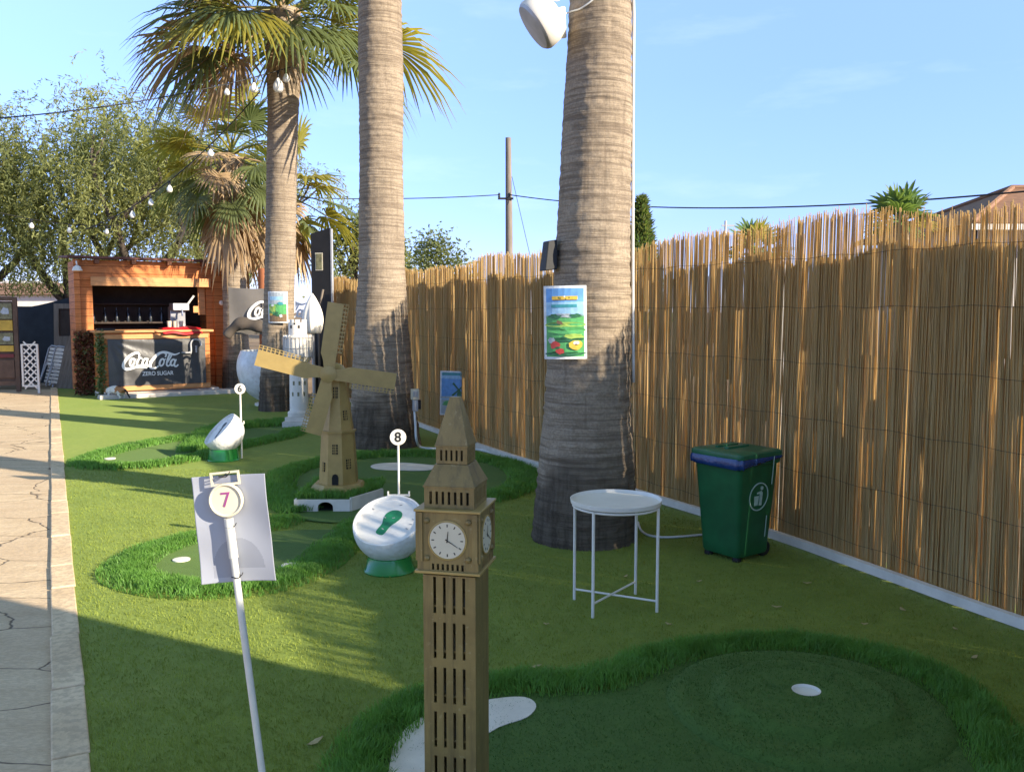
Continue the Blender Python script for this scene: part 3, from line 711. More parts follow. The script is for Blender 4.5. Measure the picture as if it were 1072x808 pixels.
# ================================================================== HOUSE BEYOND THE FENCE
root=thing('brown_roofed_house',(13.6,22.0,0),'pale house with brown hipped tile roof behind the fence at right','house')
mb=MB(); mb.pierced(-3.5,3.5,0,3.35,[(-2.6,-1.5,.9,2.2),(1.4,2.5,.9,2.2)],.2,Matrix.Translation((0,-2.6,0)))
mb.box((0,2.6,1.675),(7,.2,3.35)); mb.box((-3.4,0,1.675),(.2,4.996,3.346)); mb.box((3.4,0,1.675),(.2,4.996,3.346)); mb.build('wall',MT['wallpale'],root)
mb=MB(); e=.5; X,Y=3.5+e,2.7+e; zt=4.45
mb.add([(-X,-Y,3.3),(X,-Y,3.3),(X,Y,3.3),(-X,Y,3.3),(-1.4,0,zt),(1.4,0,zt)],[(0,1,5,4),(1,2,5),(2,3,4,5),(3,0,4),(3,2,1,0)]); mb.build('roof',MT['tile'],root)
mb=MB()
for sx in (-1,1): mb.tube([(sx*X,-Y,3.31),(sx*1.4,0,zt+.01)],.07,8); mb.tube([(sx*X,Y,3.31),(sx*1.4,0,zt+.01)],.07,8)
mb.tube([(-1.4,0,zt+.01),(1.4,0,zt+.01)],.07,8); mb.build('ridge_tiles',MT['tile'],root,smooth=40)
mb=MB(); mb.box((0,-Y-.01,3.22),(2*X,.06,.12)); mb.build('white_gutter',MT['white'],root)
for x in (-2.05,1.95):
    mb=MB(); mb.box((x,-2.5,1.55),(1.08,.03,1.28)); w=mb.build('window',MT['glass'],root)
    mb=MB(); mb.box((x,-2.53,1.55),(.05,.03,1.28)); mb.build('frame',MT['white'],w)
# ================================================================== UTILITY POLE AND WIRES
pp=g0(533,32); root=thing('utility_pole',pp,'tall wooden utility pole beyond the reed fence','utility pole')
mb=MB(); mb.tube([(0,0,-.2),(0,0,4),(-.03,0,7.55)],[.15,.13,.10],14); mb.build('shaft',MT['pole'],root,smooth=40)
mb=MB(); mb.box((-.12,-.12,5.42),(.55,.06,.07)); 
for x in (-.35,.02): mb.lathe([(.03,5.45),(.045,5.49),(.03,5.53),(.045,5.57),(.02,5.62)],10,c=(x,-.12,0))
mb.build('insulator_bracket',MT['cable'],root,smooth=40)
def wire(name,a,b,sag,r,label,m=None,cat='cable',n=28,group=None):
    a=Vector(a);b=Vector(b); mb=MB(); o=a.copy()
    mb.tube([a.lerp(b,t/n)-o-Vector((0,0,4*sag*(t/n)*(1-t/n))) for t in range(n+1)],r,6)
    ob=mb.build(name,m or MT['cable'],smooth=True); ob.location=o; return tag(ob,label,cat,group)
pt=pp+Vector((.02,-.12,5.55))
wire('overhead_wire',pt,P(1110,197,17.5),.42,.020,'black overhead wire running right from the utility pole over the fence')
wire('overhead_wire',pp+Vector((-.35,-.12,5.55)),P(262,205,30),.12,.018,'black overhead wire running left from the utility pole behind the palms')
wire('stay_wire',pp+Vector((.1,0,6.2)),P(555,268,31),0.0,.010,'thin stay wire slanting down right of the utility pole')
mb=MB(); q=g0(757,11.5); mb.tube([(0,0,0),(0,0,2.62)],.016,8); mb.box((.03,0,2.56),(.16,.02,.02)); mb.box((.08,0,2.46),(.12,.02,.02)); o=mb.build('metal_post',MT['greymetal'],smooth=40); o.location=q; tag(o,'thin grey metal post poking above the fence','post')
# ================================================================== LEFT BACKGROUND
# dark shade-cloth fence
root=thing('shade_cloth_fence',(-9.4,17.9,0),'dark shade cloth fence left of the wooden hut','fence')
mb=MB(); vs=[];fs=[]; nx=60
for i in range(nx):
    x=-5.5+i*.12; top=1.58+.24*min(1,max(0,(x+.2)/1.3)) if x>-.2 else 1.58
    for j in range(9):
        t=j/8; z=.02+(top+.02*math.sin(i*.4)-.02)*t
        vs.append((x,.05*math.sin(i*.5+t*3)*t+.03*math.sin(i*.23)+ .02*math.sin(t*9+i*.3),z))
for i in range(nx-1):
    for j in range(8): a=i*9+j; fs.append((a,a+9,a+10,a+1))
mb.add(vs,fs); mb.build('cloth',MT['tarp'],root,smooth=True)
for x in (-5.4,-3.4,-1.4,.4,1.5): mb=MB(); mb.tube([(x,.13,0),(x,.13,1.72)],.03,8); mb.build('post',MT['greywood'],root,smooth=40)
# wooden picture board
q=Vector((-9.05,16.2,0)); root=thing('picture_board',q,'brown framed menu board with yellow and grey picture panels at the left edge','board',rz=R(12))
mb=MB(); mb.box((0.02,0,.86),(.07,.05,1.72)); mb.box((-1.30,0,.86),(.07,.05,1.72)); mb.box((-.64,0,1.69),(1.25,.048,.07)); mb.box((-.64,0,.16),(1.25,.048,.08)); mb.box((-.64,.022,.92),(1.25,.012,1.45)); mb.build('frame',MT['brownframe'],root)
for (z,h,m) in ((1.47,.30,'olive'),(1.21,.20,'yellow'),(.97,.22,'olive'),(.79,.12,'yellow'),(.66,.08,'maroon'),(.42,.34,'brownframe')):
    mb=MB(); mb.box((-.64,-.01,z),(1.22,.02,h-.012)); mb.build('picture_panel',MT[m],root)
rr=random.Random(3)
for (z,h) in ((1.47,.26),(.97,.18)):
    for k in range(6):
        mb=MB(); cx=-.14-k*.2; mb.prism([(cx+rr.uniform(.05,.09)*math.cos(a*.7),z+rr.uniform(.05,.09)*(h/.26)*math.sin(a*.7)) for a in range(9)],-.024,-.0205,0,T=Matrix.Rotation(R(90),4,'X')@Matrix.Diagonal((1,1,-1,1))); mb.build('food_picture',[MT['i_pgrey'],MT['i_pbrown']][k%2],root)
# white lattice
root=thing('lattice_panel',(-8.62,15.9,0),'white diamond lattice panel beside the picture board','trellis',rz=R(8))
mb=MB(); mb.box((.115,0,.44),(.035,.03,.88)); mb.box((-.145,0,.50),(.03,.03,.76)); mb.box((-.015,0,.87),(.23,.028,.03)); mb.box((-.015,0,.13),(.23,.028,.03)); mb.build('frame',MT['white'],root)
mb=MB(); 
for k in range(6):
    z=.19+k*.125
    for sgn in (1,-1):
        mb.box((-.015,.004*sgn,z),(.30,.007,.024),rot=Matrix.Rotation(sgn*R(47),3,'Y'))
mb.build('lattice',MT['white'],root)
# folded chairs leaning on the cloth
def folded(q,rz,label):
    root=thing('folding_chair',q,label,'folding chair',"folded chairs leaning on the shade cloth",rot=(R(-14),R(6),rz)); mb=MB()
    mb.tube([(-.17,0,0),(-.17,.02,.74),(-.12,.02,.80),(.12,.02,.80),(.17,.02,.74),(.17,0,0)],.016,7)
    mb.tube([(-.14,-.05,0.02),(-.14,.045,.55),(.14,.045,.55),(.14,-.05,0.02)],.014,7); mb.build('frame',MT['greymetal'],root,smooth=40)
    mb=MB()
    for k in range(5): mb.box((0,.03,.44+k*.075),(.30,.012,.055))
    mb.build('back_slats',MT['whitedirty'],root)
    mb=MB()
    for k in range(5): mb.box((0,.06,.10+k*.07),(.26,.012,.05))
    mb.build('seat_slats',MT['whitedirty'],root)
folded(P(48,404,17.3)*1,R(-20),'left of two pale folded chairs leaning by the shade cloth')
folded(P(56,405,17.1)*1,R(-14),'right of two pale folded chairs leaning by the shade cloth')
root=thing('wooden_door',(-8.62,17.5,0),'old grey framed door leaning beside the hut wall','door',rot=(R(-5),0,R(8))); mb=MB()
mb.pierced(-.4,.4,.02,1.62,[(-.31,-.03,.98,1.52),(.03,.31,.98,1.52)],.04,Matrix.Identity(4)); mb.build('frame',MT['greywood'],root); mb=MB(); mb.box((0,.045,1.25),(.66,.006,.58)); mb.build('panel',MT['inside'],root)
for k,(u,h,lab) in enumerate(((62,.92,'leftmost grey plank leaning by the folded chairs'),(67,1.02,'second grey plank leaning by the folded chairs'),(72,1.0,'third grey plank leaning between chairs and hut'),(77,1.05,'rightmost grey plank leaning at the hut corner'))):
    mb=MB(); mb.box((0,0,h/2),(.11,.022,h)); o=mb.build('wooden_plank',MT['greywood'],bevel=.003); p=P(u,405,16.9-.05*k); o.location=(p.x,p.y,0); o.rotation_euler=(R(-9),R(10-2*k),R(5)); tag(o,lab,'plank','grey planks leaning beside the hut')
# pale distant buildings glimpsed between the trees
def far_house(loc,w,d,h,label,roofm,rz=0):
    root=thing('distant_house',loc,label,'house','pale distant houses',rz=rz); mb=MB(); mb.box((0,0,h/2),(w,d,h)); mb.build('wall',MT['wallpale'],root)
    mb=MB(); mb.add([(-w/2-.4,-d/2-.4,h+.01),(w/2+.4,-d/2-.4,h+.01),(w/2+.4,d/2+.4,h+.01),(-w/2-.4,d/2+.4,h+.01),(-w/2-.4,0,h+.7),(w/2+.4,0,h+.7)],[(0,1,5,4),(2,3,4,5),(1,2,5),(3,0,4),(3,2,1,0)]); mb.build('roof',roofm,root)
    for x in (-w*.3,0,w*.3): mb=MB(); mb.box((x,-d/2-.01,h*.55),(w*.14,.06,h*.35)); mb.build('window',MT['glass'],root)
far_house((-25,50,0),8,6,2.3,'pale distant house with red roof edge above the shade cloth',MT['tile'])
far_house((-33,55,0),9,6,2.6,'bright white distant house at the far left beyond the trees',MT['concrete'])
# ================================================================== CLOCK TOWER MODEL (foreground)
ct=P(478,620,2.52); view=math.atan2(ct.x,ct.y)
root=thing('clock_tower_model',(ct.x,2.52,0),'gold painted miniature clock tower with white dial in the foreground','clock tower model',rz=-view-R(16))
def zed(v,D=2.47): return P(478,v,D).z
g=MT['gold']; I=Matrix.Identity(4)
def four(hw,fn):
    for k in range(4): fn(Matrix.Rotation(k*math.pi/2,4,'Z')@Matrix.Translation((0,-hw,0)),k)
zb,zt=.0,zed(600); hs=.0765
mb=MB()
holes=[]
zr=zt-.005
while zr-.105>.02:
    for fx in (-.6,-.2,.2,.6): holes.append((fx*hs*.93-.0042,fx*hs*.93+.0042,zr-.105,zr))
    zr-=.131
def shaft(T,k):
    w=hs-(.0 if k%2==0 else .0081)
    mb.pierced(-w,w,0,zt,[(a*w/hs,b*w/hs,c,d) for a,b,c,d in holes] if k%2==0 else [],.008,T)
four(hs,shaft); mb.build('shaft',g,root)
for z in np.arange(.12,zt-.05,.131): mb=MB(); mb.box((0,0,float(z)),(hs*2-.02,hs*2-.02,.006)); mb.build('inner_shelf',g,root)
mb=MB(); mb.box((0,0,.01),(hs*2+.05,hs*2+.05,.02)); mb.build('foot_plate',g,root)
mb=MB(); hb=.0885; z0,z1=zed(597),zed(589)
mb.box((0,0,(z0+.004)),(2*hb+.014,2*hb+.014,.008)); mb.build('ledge',MT['goldlight'],root,bevel=.0015)
zc0,zc1=zed(595),zed(534)
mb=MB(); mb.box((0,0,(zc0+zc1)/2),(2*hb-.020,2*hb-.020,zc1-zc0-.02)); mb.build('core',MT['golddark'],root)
mb=MB()
hz0=zc0+.003; nh=7
hl=[(-.05+i*.1/nh-.0035+.007,-.05+i*.1/nh+.0035+.007,hz0+.002,hz0+.020) for i in range(nh)]
def body(T,k):
    w=hb-(0 if k%2==0 else .0081); mb.pierced(-w,w,zc0,zc1,[(a,b,c,d) for a,b,c,d in hl],.008,T)
four(hb,body)
def framebars(T,k):
    zz0=hz0+.026
    for x in (-hb+.009,hb-.009): mb.box(tuple(T@Vector((x,-.003,(zz0+zc1)/2))),(.015,.005,zc1-zz0) if k%2==0 else (.005,.015,zc1-zz0))
four(hb,framebars); mb.build('clock_housing',g,root)
cz=zed(562); cr=.0515
for k in range(4):
    T=Matrix.Rotation(k*math.pi/2,4,'Z')@Matrix.Translation((0,-hb,0))@Matrix.Rotation(R(90),4,'X')
    mb=MB(); mb.M=T@Matrix.Translation((0,cz,0)); mb.lathe([(cr,-.001),(cr,.003),(.001,.0031)],40,cap0=False); d=mb.build('dial',MT['cream'],root)
    mb=MB(); mb.M=T@Matrix.Translation((0,cz,0)); mb.lathe([(cr,.002),(cr+.002,.004),(cr+.005,.003),(cr+.005,-.001)],40,cap0=False,cap1=False); mb.build('ring',MT['goldlight'],d)
    mb=MB(); mb.M=T@Matrix.Translation((0,cz,.0035))
    for h in range(12): a=h*math.pi/6; mb.box((.042*math.sin(a),.042*math.cos(a),.0003),(.0028,.0075,.0006),rz=-a)
    mb.build('hour_marks',MT['ink'],d)
    for (a,L,w,n) in ((R(6),.026,.0035,'hour_hand'),(R(121),.036,.0028,'minute_hand')):
        mb=MB(); mb.M=T@Matrix.Translation((0,cz,.0044)); mb.prism([(-w/2,-.006),(w/2,-.006),(w*.2,L),(-w*.2,L)],0,.0008,T=Matrix.Rotation(-a,4,'Z')); mb.build(n,MT['ink'],d)
    for sx in (-1,1):
        for sy in (-1,1): mb=MB(); mb.M=T@Matrix.Translation((0,cz,0)); mb.lathe([(.009,0),(.008,.004),(.004,.007),(.001,.0075)],14,c=(sx*.060,sy*.053,0),cap0=False); mb.build('corner_roundel',g,root,smooth=50)
mb=MB(); zl=zed(532); mb.box((0,0,zl),(2*hb+.016,2*hb+.016,.007)); mb.build('ledge',MT['goldlight'],root,bevel=.0015)
def stage(hw,v0,v1,n,sw,mh):
    z0,z1=zed(v0),zed(v1); mb=MB(); hh=z1-z0
    hl=[(-hw*mh+2*hw*mh*i/(n-1)-sw/2,-hw*mh+2*hw*mh*i/(n-1)+sw/2,z0+hh*.18,z0+hh*.80) for i in range(n)]
    def fn(T,k):
        w=hw-(0 if k%2==0 else .0061); mb.pierced(-w,w,z0,z1,[(a*w/hw,b*w/hw,c,d) for a,b,c,d in hl],.006,T)
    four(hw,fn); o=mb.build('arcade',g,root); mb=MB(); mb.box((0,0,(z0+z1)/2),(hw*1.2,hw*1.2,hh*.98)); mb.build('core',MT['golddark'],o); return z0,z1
def pyr(h0,h1,v0,v1):
    mb=MB(); z0,z1=zed(v0)+.001,zed(v1); mb.add([(-h0,-h0,z0),(h0,-h0,z0),(h0,h0,z0),(-h0,h0,z0),(-h1,-h1,z1),(h1,-h1,z1),(h1,h1,z1),(-h1,h1,z1)],[(0,1,5,4),(1,2,6,5),(2,3,7,6),(3,0,4,7),(4,5,6,7),(3,2,1,0)]); mb.build('roof',g,root)
stage(.0725,530.5,509,7,.0075,.74)
mb=MB(); mb.box((0,0,zed(508.5)),(.151,.151,.004)); mb.build('ledge',g,root)
pyr(.0745,.0475,508,486.5)
stage(.0455,486,468,5,.0062,.66)
mb=MB(); mb.box((0,0,zed(467.5)),(.097,.097,.004)); mb.build('ledge',g,root)
pyr(.0475,.0135,467,417)
# ================================================================== NUMBER 7 SIGN
base=G(284,880); top=P(236.7,523.4,base.y)
lean=math.atan2(base.x-top.x,top.z)
root=thing('number_sign',base,'leaning white post with a 7 disc and a laminated sheet tied to it','sign',rot=(0,-lean,0))
hd=math.hypot(top.z,base.x-top.x)
mb=MB(); mb.tube([(0,0,-.03),(0,0,hd-.052)],.0098,16); mb.tube([(0,0,hd-.16),(0,0,hd-.05)],.0125,16); mb.build('pole',MT['post'],root,smooth=40)
TX=Matrix.Translation((0,0,hd))@Matrix.Rotation(R(90),4,'X')
mb=MB(); mb.M=TX; mb.lathe([(.046,-.006),(.047,0),(.046,.006),(.043,.008),(.040,.006),(.0395,.003),(.001,.003)],40,cap0=True); disc=mb.build('disc',MT['cream'],root,smooth=35)
text_mesh('7','.'and .058,'number',MT['purple'],disc,TX@Matrix.Translation((0,0,.0036)))
mb=MB(); mb.pierced(-.040,.040,hd+.040,hd+.078,[(-.034,.034,hd+.046,hd+.072)],.004,Matrix.Translation((.004,.001,0))); mb.build('clip_frame',MT['cream'],root)
# laminated sheet, slightly bowed, tied behind the pole
mb=MB(); T=Matrix.Translation((.008,.016,hd-.083))@Matrix.Rotation(R(1.5),4,'Y')@Matrix.Rotation(R(-7),4,'Z'); nx,nz=80,110; vs=[];fs=[];mi=[]
for i in range(nx+1):
    for j in range(nz+1):
        x=-.105+.21*i/nx; z=-.1485+.297*j/nz; vs.append(T@Vector((x,.010*(x/.105)**2*-1+.0022*math.sin(z*31+x*20)+.006*max(0,-z/.148)*(x/.1),z)))
for i in range(nx):
    for j in range(nz):
        x=-.105+.21*(i+.5)/nx; z=-.1485+.297*(j+.5)/nz; a=i*(nz+1)+j
        pr=(z>-.112 and math.hypot(x-.004,(z+.112)*.86)<.074) or (z<-.112 and z>-.135 and -.07<x<-.02+(-.112-z)*.5)
        mb.add([vs[a],vs[a+nz+1],vs[a+nz+2],vs[a+1]],[(0,1,2,3)],1 if pr else 0)
o=mb.build('laminated_sheet',[MT['paper'],MT['print']],root)
b_=bmesh.new(); b_.from_mesh(o.data); bmesh.ops.remove_doubles(b_,verts=b_.verts,dist=1e-5); bmesh.ops.recalc_face_normals(b_,faces=b_.faces); b_.to_mesh(o.data); b_.free(); o.data.polygons.foreach_set('use_smooth',[True]*len(o.data.polygons))
md=o.modifiers.new('s','SOLIDIFY'); md.thickness=.0008
for z in (hd-.075,hd-.213,hd+.066): mb=MB(); mb.tube([(.0115*math.cos(a*.7),.0115*math.sin(a*.7)+(.0),z+.002*math.sin(a*1.4)) for a in range(9)],.0016,6,closed=True); mb.tube([(.011,-.004,z),(.019,-.008,z+.006),(.022,-.006,z+.012)],.0013,5); mb.build('wire_tie',MT['cable'],root,smooth=True)
# ================================================================== GOLF BALL HOLE MARKERS 8 AND 6
def marker(loc,label,num,az,el,r,ped,pole,ptop,mapm,mapang,bracket,pw=.0065,dr=.048):
    root=thing('hole_marker',loc,label,'hole marker','half golf ball hole markers')
    mb=MB(); h=ped[2]; mb.lathe([(ped[0],.0),(ped[0]*1.02,.006),(ped[0]*.95,.014),(ped[1],h),(ped[1]*.9,h+.006)],36); mb.build('pedestal',MT['plastgreen'],root,smooth=40)
    n=Vector((math.cos(el)*az[0],math.cos(el)*az[1],math.sin(el))); Q=n.to_track_quat('Z','Y').to_matrix()
    zc=Vector((0,0,h+r*.84)); cut=.20*r; prof=[]
    a0=-math.pi/2; a1=math.asin(cut/r)
    for k in range(21): a=a0+(a1-a0)*k/20; prof.append((max(.0005,r*math.cos(a)),r*math.sin(a)))
    rc=r*math.cos(a1); prof+= [(rc*.985,cut+.007),(rc*.94,cut+.007),(rc*.915,cut-.014)]
    mb=MB(); mb.lathe(prof,56,c=zc,Q=Q,cap0=False,cap1=False); mb.build('ball_shell',MT['ball'],root,smooth=50)
    mb=MB(); mb.lathe([(rc*.92,cut-.014),(.001,cut-.0135)],48,c=zc,Q=Q,cap0=False); face=mb.build('face',MT['face'],root)
    # map of the hole: a foot shaped fairway
    T=Matrix.Translation(zc)@Q.to_4x4()@Matrix.Translation((0,0,cut-.0138))
    # local frame on the face: choose up = steepest direction
    up=(Vector((0,0,1))-n*n.z).normalized(); upl=Q.transposed()@up; ang=math.atan2(upl.y,upl.x)-math.pi/2
    T=T@Matrix.Rotation(ang,4,'Z')@Matrix.Rotation(mapang,4,'Z')
    s=r/.19*1.18
    if mapm=='mapgreen':
        o=[(-.018,-.075),(.012,-.078),(.020,-.06),(.022,-.02),(.036,.015),(.042,.045),(.030,.07),(.005,.078),(-.022,.068),(-.036,.045),(-.034,.015),(-.022,-.02),(-.024,-.055)]
    else:
        o=[(-.010,-.085),(.008,-.085),(.011,-.02),(.012,.02),(.024,.045),(.022,.07),(.0,.082),(-.022,.07),(-.022,.045),(-.011,.02),(-.013,-.03)]
    pts=catmull([Vector((x*s,y*s,0)) for x,y in o],5,True)
    mb=MB(); mb.prism([(p.x,p.y) for p in pts],0,.0022,T=T); 
    mb.build('hole_map',MT[mapm],face)
    mb=MB(); rr=random.Random(num)
    for k,(x,y) in enumerate(((-.11,.05),(.0,.112),(.10,.05),(.105,.02),(.102,-.01),(-.03,.02),(.01,.03),(-.002,-.045))):
        mb.box(tuple(T@Vector((x*s,y*s,.0026))),(.012*s,.005*s,.0012),rot=T.to_3x3()@Matrix.Rotation(rr.uniform(-.5,.5),3,'Z'))
    mb.build('map_marks',MT['greymetal'],face)
    px,py=pole; mb=MB(); mb.tube([(px,py,0),(px+.001,py,ptop*.5),(px,py,ptop-dr*.9)],pw,10); mb.build('pole',MT['white'],root,smooth=40)
    T2=Matrix.Translation((px,py-.006,ptop))@Matrix.Rotation(R(90),4,'X')
    mb=MB(); mb.M=T2; mb.lathe([(dr*.97,-.004),(dr,0),(dr*.97,.004),(.001,.0042)],32); d=mb.build('disc',MT['white'],root,smooth=35)
    text_mesh(str(num),.080 if num==8 else .088,'number',MT['ink'],d,T2@Matrix.Translation((0,-.001,.0048)),bold=.0018)
    for (bz) in (bracket,):
        mb=MB(); w=.062 if num==8 else .03
        mb.box((px,py-.004,bz),(2*w,.012,.010)); mb.box((px-w,py-.004,bz+.008),(.010,.016,.030)); mb.box((px+w,py-.004,bz+.008),(.010,.016,.030)); mb.build('putter_bracket',MT['white'],root,bevel=.002)
m8=G(405,603); m8.y+=.12
marker((m8.x,m8.y,0),'white half golf ball marker with 8 disc and green map on green pedestal',8,(-.22,-.975),R(58),.206,(.145,.122,.085),(.03,.20),P(410.5,457.5,m8.y+.2).z,'mapgreen',R(-14),P(410,518,m8.y+.2).z)
m6=G(229,484); m6.y+=.15
marker((m6.x,m6.y,0),'white half golf ball marker with 6 disc tilted to the left on green pedestal',6,(-.86,-.51),R(45),.205,(.155,.135,.11),(.15,.10),P(244,407,m6.y+.1).z,'mapdark',R(30),P(246,443,m6.y+.1).z,pw=.009,dr=.055)
# ================================================================== WINDMILL MODEL
D0=6.42; wx=(334-536)/F*D0
root=thing('windmill_model',(wx,D0,0),'gold wooden windmill model with four lattice sails on a white arched base','windmill model')
def zw(v,D=6.55): return P(340,v,D).z
hw=.098
mb=MB()
arch=[(-.205,0),(-.03,0)]+[(-.03+.055-.055*math.cos(k*math.pi/8),.045+.035*math.sin(k*math.pi/8)) for k in range(9)]+[(.08,0),(.205,0),(.205,hw),(-.205,hw)]
def dedup(o): return [p for i,p in enumerate(o) if p!=o[i-1]]
mb.prism([(x,z) for x,z in dedup(arch)],-.018,0,T=Matrix.Rotation(R(90),4,'X'))
def wall(a,b,h,t=.018):
    a=Vector(a);b=Vector(b); d=(b-a); L=d.length; mb.box(((a.x+b.x)/2,(a.y+b.y)/2,h/2),(L,t,h),rz=math.atan2(d.y,d.x))
wall((.208,.012),(.392,.36),hw+.012); wall((.392,.36),(.30,.66),hw); wall((.29,.665),(-.19,.665),hw); wall((-.198,.65),(-.198,.03),hw)
wb=mb.build('tunnel_base',MT['whitedirty'],root,bevel=.002)
mb=MB(); mb.box((.025,.32,.02),(.13,.6,.004)); mb.build('tunnel_floor',MT['black'],wb)
mb=MB(); mb.prism([(-.188,.018),(.19,.018),(.372,.36),(.285,.655),(-.188,.655)],hw-.02,hw+.006); mb.build('turf_top',MT['green'],root)
n=5200; rx=-.2+.58*NR.random(n); ry=.02+.62*NR.random(n); k_=(np.hypot(rx-.05,(ry-.33))>.20)&(rx<.19+ry*.5); rx,ry=rx[k_],ry[k_]
V,Fq=blades(np.stack([rx,ry,np.full(len(rx),hw+.005)],1),.045,.007); o=np_mesh('turf_edge',V,Fq,MT['blade'],root); o['kind']='stuff'
cx,cy=.062,.33
zs0=hw+.008; gl=MT['goldmid']
mb=MB(); mb.lathe([(.225,zs0),(.225,zs0+.02),(.19,zs0+.06),(.185,zs0+.062)],8,c=(cx,cy,0),phase=.5); mb.build('tower_plinth',gl,root)
za,zb_,zc_=zs0+.06,zw(455),zw(400)
mb=MB(); mb.lathe([(.152,za),(.128,zb_)],8,c=(cx,cy,0),phase=.5); tw=mb.build('lower_tower',gl,root)
mb=MB(); mb.lathe([(.140,zb_-.004),(.140,zb_+.012)],8,c=(cx,cy,0),phase=.5); mb.build('tower_ledge',gl,root)
mb=MB(); mb.lathe([(.122,zb_+.01),(.072,zc_)],8,c=(cx,cy,0),phase=.5); mb.build('upper_tower',gl,root)
mb=MB(); mb.lathe([(.082,zc_-.003),(.085,zc_+.02),(.075,zc_+.07),(.05,zc_+.11),(.012,zc_+.13)],12,c=(cx,cy,0)); mb.build('cap',gl,root,smooth=40)
def rad(z): return .152+(.128-.152)*(z-za)/(zb_-za) if z<zb_ else .122+(.072-.122)*(z-zb_)/(zc_-zb_)
def wwin(k,z,w,h,name='window',bars=True):
    a=-math.pi/2+k*math.pi/4; ap=math.cos(math.pi/8)*rad(z); til=math.atan((.024/(zb_-za)) if z<zb_ else .05/(zc_-zb_))
    T=Matrix.Translation((cx+math.cos(a)*ap,cy+math.sin(a)*ap,z))@Matrix.Rotation(a+math.pi/2,4,'Z')@Matrix.Rotation(-til,4,'X')
    mb=MB(); mb.M=T; mb.box((0,.002,0),(w,.010,h)); o=mb.build(name,MT['black'],root)
    if bars:
        mb=MB(); mb.M=T
        for q in (-.17,.17): mb.box((q*w,-.0045,0),(.005,.006,h))
        for q in (-.25,0,.25): mb.box((0,-.004,q*h),(w,.005,.004))
        mb.build('frame',gl,o)
wwin(0,zw(471,6.6),.040,.075); wwin(1,zw(487,6.6),.040,.075); wwin(-1,zw(490,6.6),.036,.07); wwin(1,zw(436,6.6),.036,.072); wwin(0,zw(412,6.6),.034,.085)
mb=MB(); a=-math.pi/2; ap=math.cos(math.pi/8)*.150; 
mb.prism([(-.024,0),(.024,0),(.024,.055),(.017,.075),(0,.083),(-.017,.075),(-.024,.055)],-.006,.006,T=Matrix.Translation((cx,cy-ap,za+.004))@Matrix.Rotation(R(90),4,'X')); mb.build('door',MT['black'],root)
hub=Vector((cx-.035,cy-.155,zw(392,6.55)))
RB=Matrix.Translation(hub)@Matrix.Rotation(R(9),4,'Z')
mb=MB(); mb.M=RB; mb.tube([(0,.12,0),(0,-.03,0)],.022,14); mb.lathe([(.062,0),(.062,.012),(.02,.02),(.001,.021)],12,c=(0,-.012,0),Q=Matrix.Rotation(R(90),3,'X')); mb.build('hub',MT['goldlight'],root,smooth=35)
for k,(ang,L) in enumerate(((9,.53),(99,.50),(197,.46),(286,.53))):
    mb=MB(); T=RB@Matrix.Translation((0,-.008+.0005*k,0))@Matrix.Rotation(R(ang),4,'Y')
    # sail board with a lattice strip along one edge; starts as a narrow stock at the hub
    mb.M=T
    mb.prism([(.034,.0),(-.034,.0),(-.040,.05),(-.052,.10),(-.075,.15),(-.078,L),(.040,L),(.040,.15),(.040,.06)],-.006,.006,T=Matrix.Rotation(R(90),4,'X'))
    s=mb.build('sail',MT['goldlight'],root)
    mb=MB(); hl=[]
    n=12; z0=.17
    for i in range(n):
        for jx in range(2): zz=z0+(L-z0)*i/n; hl.append((.040+jx*.019+.003,.040+jx*.019+.0165,zz+.004,zz+(L-z0)/n-.004))
    mb.pierced(.0401,.079,z0-.004,L,hl,.008,T@Matrix.Translation((0,-.004,0))); mb.build('lattice',MT['goldlight'],s)
# ================================================================== WHITE TOWER MODEL, GIANT BALL, PARASOL
D1=11.35; q=Vector(((312-536)/F*D1,D1,0))
root=thing('white_tower_model',q,'white round tower model with battlemented gallery and small turret on stepped slabs','tower model')
zt_=lambda v:P(312,v,D1).z
mb=MB(); mb.box((0,0,.035),(.36,.36,.07)); mb.box((0,0,.10),(.30,.30,.055)); mb.lathe([(.145,.1285),(.145,.18),(.13,.20)],24); mb.build('stepped_base',MT['whitedirty'],root,bevel=.004)
za1,zb1,zc1_=zt_(378),zt_(350),zt_(335)
mb=MB(); mb.lathe([(.12,.15),(.112,za1-.02),(.155,za1+.01),(.165,za1+.05)],32); sh=mb.build('shaft',MT['white'],root,smooth=40)
mb=MB(); mb.lathe([(.165,za1+.05),(.178,za1+.06),(.178,zb1-.06),(.15,zb1-.06)],32)
for k in range(18): a=k*math.pi/9; mb.box((.168*math.cos(a),.168*math.sin(a),zb1-.035),(.022,.034,.052),rz=a)
mb.build('gallery',MT['white'],root)
mb=MB()
for k in range(26): a=k*2*math.pi/26; mb.tube([(.182*math.cos(a),.182*math.sin(a),za1+.03),(.187*math.cos(a),.187*math.sin(a),zb1-.03)],.004,5)
for z in (za1+.06,(za1+zb1)/2,zb1-.04): mb.tube([(.187*math.cos(a*.25),.187*math.sin(a*.25),z) for a in range(25)],.004,5,closed=True)
mb.build('railing',MT['greymetal'],root)
mb=MB(); mb.lathe([(.115,zb1-.06),(.115,zc1_-.03),(.11,zc1_-.03)],28)
for k in range(8): a=k*math.pi/4+.2; mb.box((.103*math.cos(a),.103*math.sin(a),zc1_-.012),(.02,.05,.034),rz=a)
tr=mb.build('turret',MT['white'],root)
def slit(a,z,w,h,r,par):
    mb=MB(); mb.box((r*math.cos(a),r*math.sin(a),z),(.02,w,h),rz=a); mb.build('window',MT['olive'] if par is sh else MT['ink'],par)
for a in (-2.1,-1.2): slit(a,zc1_-.085,.028,.04,.107,tr)
